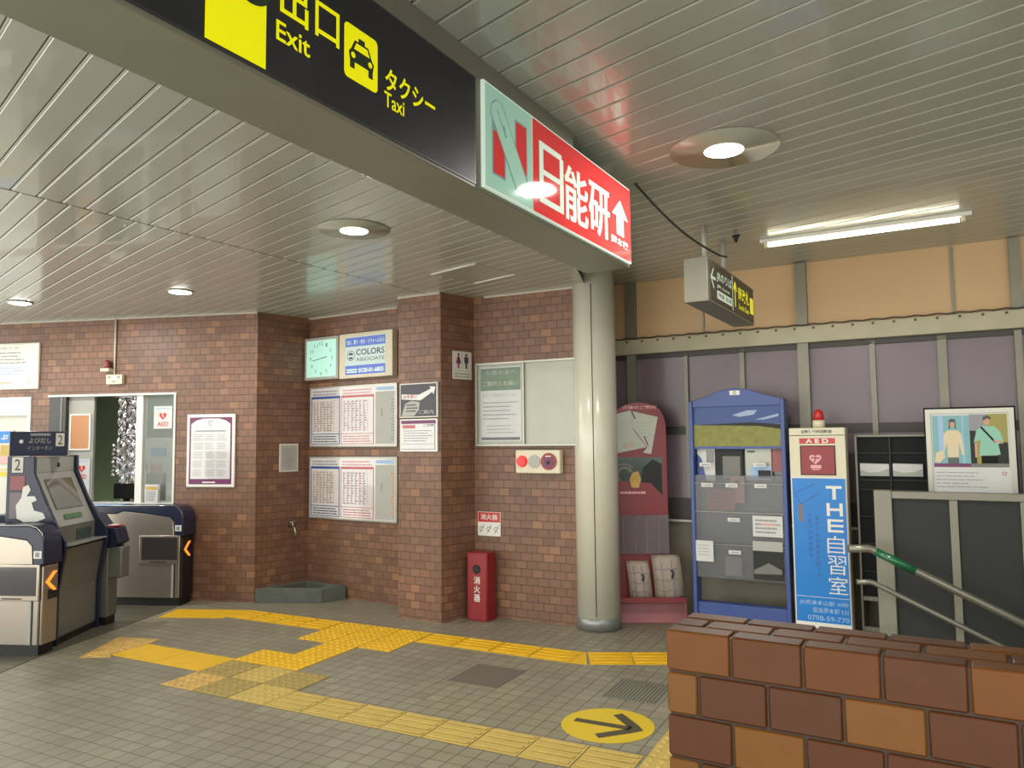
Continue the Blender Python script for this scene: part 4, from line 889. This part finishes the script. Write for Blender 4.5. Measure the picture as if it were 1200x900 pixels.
b.m('pocket').box(-0.045, 0.42, -0.02, 0.02, 0.575, 0.58); b.build('leaflet_pocket', t)
b = MB().m('stand_red').box(-0.045, 0.53, -0.12, 0.02, 0.19, 0.20).box(-0.045, 0.53, -0.125, -0.12, 0.19, 0.23); b.build('tray', t)
def paper_on(parent_name, pts, y, label, marks=None):
    b = MB().m('board_grey').prism(pts, y, y + 0.002, 'xz'); 
    if marks: marks(b, y - 0.0006)
    return tag(place(b.build('paper_sheet'), RS, 92), label, 'paper', 'sheets clipped to the red stand')
paper_on('', [(-0.03, 1.755), (0.12, 1.795), (0.14, 1.63), (0.255, 1.475), (0.07, 1.44), (-0.03, 1.42)], 0.012, 'pale sheet with two red stamps clipped at the top of the red stand',
         lambda b, y: (b.m('grey_ink').lines(0.0, 0.11, 1.57, 1.72, 6, y, 0.12, 4), b.m('soft_red').ring(0.07, 1.485, 0.014, 0.02, y, 14).ring(0.125, 1.50, 0.014, 0.02, y, 14)))
paper_on('', [(0.12, 1.79), (0.355, 1.735), (0.29, 1.415), (0.22, 1.43), (0.26, 1.475), (0.14, 1.64)], 0.009, 'second pale sheet hanging askew at the right of the red stand top',
         lambda b, y: (b.m('grey_ink').lines(0.17, 0.30, 1.55, 1.70, 5, y, 0.12, 7), b.m('ink').line((0.13, 1.785), (0.16, 1.72), 0.012, y - .001).line((0.235, 1.57), (0.265, 1.49), 0.010, y - .001)))
def curled(x0, x1, z0, z1, y, label, seed):
    b = MB().m('map_paper'); n = 10; rows = []
    for j in range(n + 1):
        f = j / n; z = z0 + (z1 - z0) * f; bend = -0.05 * math.sin(math.pi * f * 0.9) - 0.03 * (1 - f)
        rows.append([b.bm.verts.new((x0 + (x1 - x0) * i / 4 + 0.03 * (1 - f), y + bend + 0.012 * math.sin(i * 1.3 + seed), z)) for i in range(5)])
    for j in range(n):
        for i in range(4): b._f([b.bm.faces.new((rows[j][i], rows[j][i + 1], rows[j + 1][i + 1], rows[j + 1][i]))], True)
    bm = b.bm; g_ = list(bm.faces)
    bmesh.ops.solidify(bm, geom=g_, thickness=0.006)
    rnd = random.Random(seed); b.m('grey_ink')
    def pt(u, v):
        f = v; bend = -0.05 * math.sin(math.pi * f * 0.9) - 0.03 * (1 - f); i = u * 4
        return (x0 + (x1 - x0) * u + 0.03 * (1 - f), y + bend + 0.012 * math.sin(i * 1.3 + seed) - 0.008, z0 + (z1 - z0) * f)
    for k in range(3):
        v = 0.22 + k * 0.24; b.tube([pt(0.06 + 0.1 * q, v + rnd.uniform(-.02, .02)) for q in range(9)], 0.0028, 5)
    for k in range(2): b.tube([pt(0.3 + k * 0.35, 0.08 + 0.1 * q) for q in range(9)], 0.0028, 5)
    b.m('ink').tube([pt(0.62, 0.50), pt(0.68, 0.62), pt(0.62, 0.68)], 0.012, 6)
    return tag(place(b.build('brochure'), RS, 92), label, 'brochure', 'curled brochures on the red stand')
curled(0.05, 0.235, 0.20, 0.52, -0.02, 'left curled map brochure in the bottom tray of the red stand', 1)
curled(0.26, 0.50, 0.20, 0.57, -0.025, 'right and larger curled map brochure in the bottom tray of the red stand', 2)

# ---------------------------------------------------------------- blue brochure rack
BRK = (1.5, 6.244)
t = thing('brochure_rack', 'tall blue brochure rack with a landscape photo header against the panelled wall', 'brochure rack', BRK, RWA)
X0, X1 = -0.035, 0.695
b = MB().m('blue_rack')
b.box(X0 - .012, X0 + .02, -0.02, 0.11, 0, 1.85, 0.005); b.build('side_post', t)
b = MB().m('blue_rack').box(X1 - .02, X1 + .012, -0.02, 0.11, 0, 1.85, 0.005); b.build('side_post', t)
b = MB().m('blue_rack').prism([(X0, 1.80), (X1, 1.80), (X1, 1.85), (0.55, 1.89), (0.45, 1.93), (0.33, 1.945), (0.21, 1.93), (0.11, 1.89), (X0, 1.85)], -0.01, 0.015, 'xz', 0.003, 1)
b.m('white').rect(0.29, 0.37, 1.89, 1.925, -0.0106); b.m('ink').ring(0.33, 1.907, 0.008, 0.013, -0.0112, 12); b.build('arched_top', t)
b = MB().m('photo_sky').rect(X0 + .02, X1 - .02, 1.64, 1.81, 0.004); b.m('cloud').poly([(0.30, 1.73), (0.42, 1.765), (0.50, 1.765), (0.47, 1.73), (0.36, 1.715)], 0.003).poly([(0.48, 1.69), (0.66, 1.735), (0.66, 1.715), (0.55, 1.69)], 0.003)
b.m('field_yellow').rect(X0 + .02, X1 - .02, 1.48, 1.655, 0.0035); b.m('dark_grey').poly([(X0 + .02, 1.655), (0.25, 1.648), (0.5, 1.640), (X1 - .02, 1.615), (X1 - .02, 1.65), (0.45, 1.67), (0.28, 1.665)], 0.003)
b.m('blue_rack').box(X0 + .02, X1 - .02, 0.005, 0.012, 1.46, 1.81); b.build('photo_header', t)
b = MB().m('acrylic_dark').box(X0 + .02, X1 - .02, 0.10, 0.11, 0.43, 1.47); b.build('back_panel', t)
for k, (z0, z1) in enumerate(((0.437, 0.70), (0.713, 0.955), (0.962, 1.185))):
    b = MB().m('pocket').box(X0 + .02, X1 - .02, -0.005, 0.0, z0, z1); b.box(X0 + .02, X1 - .02, -0.005, 0.10, z0 - .004, z0)
    b.m('light_grey').box(X0 + .02, X1 - .02, -0.007, -0.002, z1, z1 + .004); b.build('pocket_shelf', t)
b = MB().m('pocket').box(X0 + .02, X1 - .02, 0.0, 0.005, 1.195, 1.25).box(X0 + .02, X1 - .02, 0.0, 0.10, 1.19, 1.195); b.build('pocket_shelf', t)
b = MB().m('blue_rack').box(X0, X1, 0.0, 0.10, 0.13, 0.235, 0.004); b.build('base_shelf', t)
def lab(x0, z): 
    b = MB().m('paper').box(x0, x0 + .095, -0.012, -0.008, z, z + .03); b.m('grey_ink').rect(x0 + .02, x0 + .08, z + .01, z + .018, -0.0126); b.build('label_card', t)
for x0, z in ((0.03, 1.32), (0.46, 1.32), (0.04, 1.155), (0.235, 1.155), (0.46, 1.155), (0.245, 0.885), (0.245, 0.63)): lab(x0, z)
def leaflet(x0, x1, z0, z1, y, m_, label, deco=None):
    b = MB().m(m_).box(x0, x1, y, y + .008, z0, z1)
    if deco: deco(b, y - .0006)
    return tag(place(b.build('leaflet'), BRK, RWA), label, 'leaflet', 'leaflets in the blue rack')
leaflet(-0.005, 0.14, 1.20, 1.465, 0.05, 'paper', 'blue and white leaflet at the top left of the blue rack', lambda b, y: (b.m('blue').poly([(-.005, 1.20), (.07, 1.20), (.03, 1.38), (-.005, 1.42)], y), b.m('acrylic_dark').rect(.07, .135, 1.35, 1.45, y)))
leaflet(0.14, 0.36, 1.21, 1.46, 0.06, 'dark_grey', 'dark leaflets in the top row of the blue rack', lambda b, y: (b.m('mid_grey').rect(.20, .34, 1.22, 1.40, y),))
leaflet(0.385, 0.585, 1.21, 1.47, 0.05, 'board_grey', 'cream leaflet at the top right of the blue rack', lambda b, y: (b.m('ink').rect(.40, .46, 1.43, 1.445, y), b.m('pale_blue').rect(.42, .58, 1.22, 1.32, y), b.m('dark_grey').rect(.48, .58, 1.23, 1.29, y - .0004)))
leaflet(0.59, 0.665, 1.28, 1.47, 0.055, 'stand_pink', 'narrow pinkish leaflet at the top right corner of the blue rack')
leaflet(0.08, 0.30, 0.97, 1.14, 0.008, 'soft_red', 'reddish leaflets in the second row of the blue rack', lambda b, y: b.m('stand_pink').lines(.09, .29, .99, 1.15, 5, y, 0.6, 8))
leaflet(0.27, 0.375, 1.03, 1.24, 0.018, 'pink', 'small pink paper standing up from the second row of the blue rack', lambda b, y: b.m('stand_pink').rect(.30, .345, 1.17, 1.21, y))
leaflet(0.44, 0.665, 0.78, 0.94, -0.018, 'paper', 'white card with small pictures on the third row of the blue rack', lambda b, y: (b.m('grey_ink').lines(.46, .65, .80, .92, 4, y, 0.5, 5), b.m('pink').lines(.5, .64, .86, .885, 1, y - .0004, .6, 9)))
leaflet(-0.025, 0.125, 0.56, 0.725, -0.018, 'paper', 'white note stuck at the left of the bottom row of the blue rack', lambda b, y: b.m('grey_ink').lines(0, .11, .60, .70, 4, y, 0.2, 6))
leaflet(0.20, 0.33, 0.45, 0.60, 0.05, 'light_grey', 'pale leaflets in the bottom row of the blue rack')
leaflet(0.435, 0.66, 0.45, 0.735, -0.016, 'dark_grey', 'dark leaflet with a pale heading at the bottom right of the blue rack', lambda b, y: (b.m('light_grey').rect(.435, .66, .67, .745, y), b.m('mid_grey').poly([(.44, .52), (.55, .58), (.65, .53), (.65, .50), (.44, .49)], y)))

# ---------------------------------------------------------------- AED cabinet
AE = (2.2, 5.722)
t = thing('aed_cabinet', 'tall cream defibrillator cabinet with a blue advert panel and red lamp on top', 'defibrillator cabinet', AE, RWA)
x0, x1 = -0.118, 0.276
b = MB().m('cream').box(x0, x1, 0.0, 0.14, 0.0, 1.617, 0.006); b.build('cabinet', t)
b = MB().m('dark_grey').rect(x0 + .004, x1 - .004, 1.558, 1.563, -0.001); b.m('ink').text('自動体外除細動器', x0 + .09, x1 - .09, 1.575, 1.602, -0.001, 0.02); b.m('bright_red').rect(-0.045, 0.205, 1.498, 1.54, -0.001); b.m('white').text('A E D', 0.0, 0.16, 1.503, 1.535, -0.002, 0.03); b.build('header_print', t)
b = MB().m('dark_grey').box(-0.042, 0.205, -0.004, 0.0, 1.265, 1.485); b.m('red').rect(-0.034, 0.197, 1.272, 1.478, -0.0046)
b.m('pink'); heart(b, 0.065, 1.385, 0.043, -0.0052); b.m('red').line((0.035, 1.395), (0.095, 1.392), 0.010, -0.0058).line((0.07, 1.40), (0.055, 1.36), 0.008, -0.006); b.m('pink').rect(0.03, 0.105, 1.315, 1.34, -0.0052).rect(0.04, 0.095, 1.303, 1.31, -0.0052); b.build('door_window', t)
b = MB().m('cream').lathe([(0.045, 1.617), (0.045, 1.67), (0.038, 1.675)], 0.088, 0.07, 20); b.build('lamp_base', t)
b = MB().m('bright_red').lathe([(0.037, 1.675), (0.037, 1.71), (0.03, 1.74), (0.015, 1.755), (0.003, 1.758)], 0.088, 0.07, 20); b.build('lamp_lens', t)
b = MB().m('white').box(x0 + .006, x1 - .006, -0.006, 0, 0.145, 1.248, 0.002, 1); b.m('sky_blue').rect(x0 + .012, x1 - .012, 0.19, 1.242, -0.0066)
y = -0.0072; b.m('white')
def bars(rs, xa, xb, za, zb):
    for a, c, d_, e in rs: b.rect(xa + (xb - xa) * a, xa + (xb - xa) * c, za + (zb - za) * d_, za + (zb - za) * e, y)
bars([(0, 1, .8, 1), (.4, .62, 0, .8)], .13, .238, 1.088, 1.188)
bars([(0, .2, 0, 1), (.8, 1, 0, 1), (.2, .8, .4, .6)], .13, .24, .968, 1.062)
bars([(.0, .2, 0, 1), (.2, 1, .82, 1), (.2, 1, .41, .59), (.2, 1, 0, .18)], .132, .24, .85, .945)
b.text('自', .125, .243, .695, .825, y, -0.005).text('習', .125, .248, .545, .68, y, -0.005).text('室', .125, .253, .405, .53, y, -0.005)
b.rect(x0 + .015, x1 - .015, 0.372, 0.375, y)
b.m('pale_blue').text('JR摂津本山駅 30秒', -0.085, .255, .31, .348, y, 0.01).text('阪急岡本駅 5分', 0.01, .255, .26, .298, y, 0.01).text('0798-59-770', -0.03, .255, .205, .24, y, 0.01)
b.m('blue')
for k, ch in enumerate('集中できる勉強空間です'): b.text(ch, .045, .075, 0.935 - k * .042, .965 - k * .042, y)
for k, ch in enumerate('快適な自習時間を'): b.text(ch, -.005, .025, 0.955 - k * .042, .985 - k * .042, y)
b.m('purple_film').rect(-.065, -.035, .92, 1.05, y); b.m('deep_blue').line((-.09, 1.13), (.05, 1.20), .004, y).line((-.05, 1.05), (.08, 1.13), .004, y).line((-.09, 1.13), (-.05, 1.05), .004, y)
b.build('advert_panel', t)

# ---------------------------------------------------------------- black rack
BK = (2.5, 5.778)
t = thing('magazine_rack', 'black two-bay magazine rack with a steel frame right of the defibrillator cabinet', 'magazine rack', BK, RWA)
b = MB().m('black').box(0.10, 0.55, 0.03, 0.25, 0.36, 1.545); b.build('back_panel', t)
b = MB().m('frame_grey')
for x in (0.083, 0.553): b.box(x, x + .017, 0.0, 0.26, 0, 1.56, 0.003, 1)
b.box(0.10, 0.553, 0.0, 0.02, 1.545, 1.56).box(0.10, 0.553, 0.0, 0.02, 0.34, 0.37).box(0.10, 0.553, 0, 0.02, 0.12, 0.15); b.build('frame', t)
b = MB().m('dark_grey').box(0.315, 0.325, 0.005, 0.03, 0.36, 1.545)
for z in (0.55, 0.75, 0.95, 1.15, 1.22, 1.42): b.box(0.10, 0.553, 0.012, 0.03, z, z + .008)
b.build('shelf_divider', t)
for x in (0.115, 0.335):
    b = MB().m('light_grey').prism([(x, 1.255), (x + .195, 1.255), (x + .195, 1.345), (x, 1.35)], 0.004, 0.010, 'xz'); b.m('paper').poly([(x, 1.30), (x + .06, 1.28), (x + .13, 1.285), (x + .195, 1.31), (x + .195, 1.34), (x, 1.345)], 0.0034)
    tag(place(b.build('magazine'), BK, RWA), 'pale magazine in the %s bay of the black rack' % ('left' if x < 0.2 else 'right'), 'magazine', 'magazines in the black rack')

# ---------------------------------------------------------------- poster display
PO = (2.8, 5.314)
t = thing('poster_display', 'silver framed poster of two people standing behind the grey stair fence', 'poster', PO, RWA)
b = MB().m('black').box(0.065, 0.60, 0.0, 0.03, 0.62, 1.742, 0.003); b.build('backing', t)
b = MB().m('alu').box(0.075, 0.105, -0.01, 0.0, 0.63, 1.73).box(0.56, 0.59, -0.01, 0.0, 0.63, 1.73).box(0.105, 0.56, -0.01, 0, 1.70, 1.73).box(0.105, 0.56, -0.01, 0, 0.63, 0.66); b.build('frame', t)
b = MB().m('paper').rect(0.105, 0.56, 0.66, 1.70, -0.001); Y = -0.0016
b.m('teal_photo').rect(0.115, 0.335, 1.36, 1.685, Y); b.m('pale_blue').rect(0.15, 0.18, 1.40, 1.685, Y - .0004).rect(0.29, 0.30, 1.36, 1.685, Y - .0004)
b.m('olive_photo').rect(0.335, 0.55, 1.36, 1.69, Y); b.m('dark_grey').rect(0.335, 0.37, 1.36, 1.58, Y - .0002).rect(0.49, 0.55, 1.36, 1.50, Y - .0002); b.m('grey_ink').rect(0.335, 0.43, 1.58, 1.69, Y - .0002)
yy = Y - .0008
b.m('shirt_cream').poly([(.175, 1.42), (.18, 1.56), (.205, 1.585), (.265, 1.585), (.285, 1.56), (.30, 1.42), (.285, 1.415), (.27, 1.50), (.265, 1.40), (.20, 1.40), (.20, 1.50)], yy).poly([(.12, 1.37), (.13, 1.43), (.18, 1.455), (.185, 1.40), (.15, 1.365)], yy)
b.m('skin').disc(.235, 1.625, .016, yy - .0004, 16, .021); b.m('ink').poly([(.215, 1.625), (.215, 1.655), (.235, 1.665), (.255, 1.655), (.256, 1.59), (.248, 1.60), (.25, 1.64), (.22, 1.64), (.221, 1.60), (.213, 1.59)], yy - .0006)
b.m('teal_screen').rect(.20, .265, 1.36, 1.40, yy)
b.m('shirt_mint').poly([(.385, 1.41), (.395, 1.52), (.355, 1.50), (.375, 1.58), (.405, 1.61), (.475, 1.61), (.51, 1.57), (.525, 1.50), (.495, 1.49), (.505, 1.42)], yy); b.m('black').rect(.395, .49, 1.36, 1.412, yy); b.line((.40, 1.605), (.48, 1.50), .012, yy - .0004)
b.m('skin').disc(.435, 1.64, .019, yy - .0004, 16, .024).poly([(.36, 1.50), (.375, 1.505), (.372, 1.40), (.36, 1.40)], yy - .0004).poly([(.47, 1.52), (.52, 1.505), (.52, 1.49), (.47, 1.505)], yy - .0006); b.m('ink').poly([(.412, 1.645), (.415, 1.672), (.437, 1.682), (.458, 1.672), (.458, 1.65), (.44, 1.662)], yy - .0006)
b.m('purple').rect(.115, .335, 1.335, 1.36, Y); b.m('mid_grey').rect(.335, .55, 1.335, 1.36, Y)
b.m('grey_ink').lines(.125, .46, 1.19, 1.31, 5, Y, .22, 17, .5); b.m('soft_red').ring(.52, 1.295, .008, .014, Y, 12); b.m('grey_ink').lines(.125, .5, .75, 1.1, 10, Y, .2, 19); b.build('poster_sheet', t)
for x in (0.12, 0.52):
    b = MB().m('black').box(x - .015, x + .015, 0.0, 0.03, 0, 0.62); b.box(x - .02, x + .02, -0.12, 0.16, 0, 0.02); b.build('leg', t)

# ---------------------------------------------------------------- stair fence and handrails
FE = (2.362, 5.013); FA = 121
t = thing('stair_fence', 'grey metal fence with black panels around the stairs behind the parapet', 'fence', FE, FA)
b = MB().m('frame_grey').box(0.0, 0.105, -0.03, 0.04, 0, 1.2, 0.004, 1); b.build('post', t)
for x in (0.425, 0.795, 1.16, 1.53):
    b = MB().m('frame_grey').box(x, x + .046, -0.02, 0.03, 0, 1.15, 0.003, 1); b.build('post', t)
b = MB().m('frame_grey').box(0.105, 1.60, -0.03, 0.04, 1.148, 1.195, 0.004, 1); b.build('top_rail', t)
for x0, x1 in ((0.105, 0.425), (0.471, 0.795), (0.841, 1.16), (1.206, 1.53)):
    b = MB().m('dark_grey').box(x0, x1, 0.0, 0.012, 0.02, 1.148); b.build('panel', t)
def P3(o, az, x, y, z): d = dirv(az); return (o[0] + d.x * x - d.y * y, o[1] + d.y * x + d.x * y, z)
HB = (2.227, 4.806)
def rail(z0, r, slope_, end, lead, name, label):
    t = thing(name, label, 'handrail', (HB[0], HB[1], 0), 119)
    a = math.radians(119 - 94)
    lx, ly = -lead * math.cos(a), lead * math.sin(a) * -1
    L0 = (lx, ly, z0)
    pts = [L0, (-0.012, -0.004, z0), (0.012, 0.0, z0 - 0.006), (end, 0, z0 - slope_ * end)]
    b = MB().m('rail_steel').tube(pts, r, 14); b.build('rail_tube', t)
    if name == 'handrail' and r > 0.02:
        b = MB().m('tape_green').tube([(0.03, 0, z0 - slope_ * 0.03 - 0.001), (0.245, 0, z0 - slope_ * 0.245 - 0.001)], r + 0.002, 14); b.build('grip_tape', t)
    for x in (0.75, 1.3):
        if x < end: b = MB().m('frame_grey').tube([(x, 0, z0 - slope_ * x), (x, 0.19, z0 - slope_ * x - 0.01)], 0.008, 8); b.build('wall_bracket', t)
rail(0.85, 0.024, 0.485, 1.4, 0.135, 'handrail', 'upper steel handrail with green tape running down the stairs past the fence')
rail(0.645, 0.016, 0.47, 1.2, 0.09, 'handrail', 'lower thinner steel handrail under the green taped one')
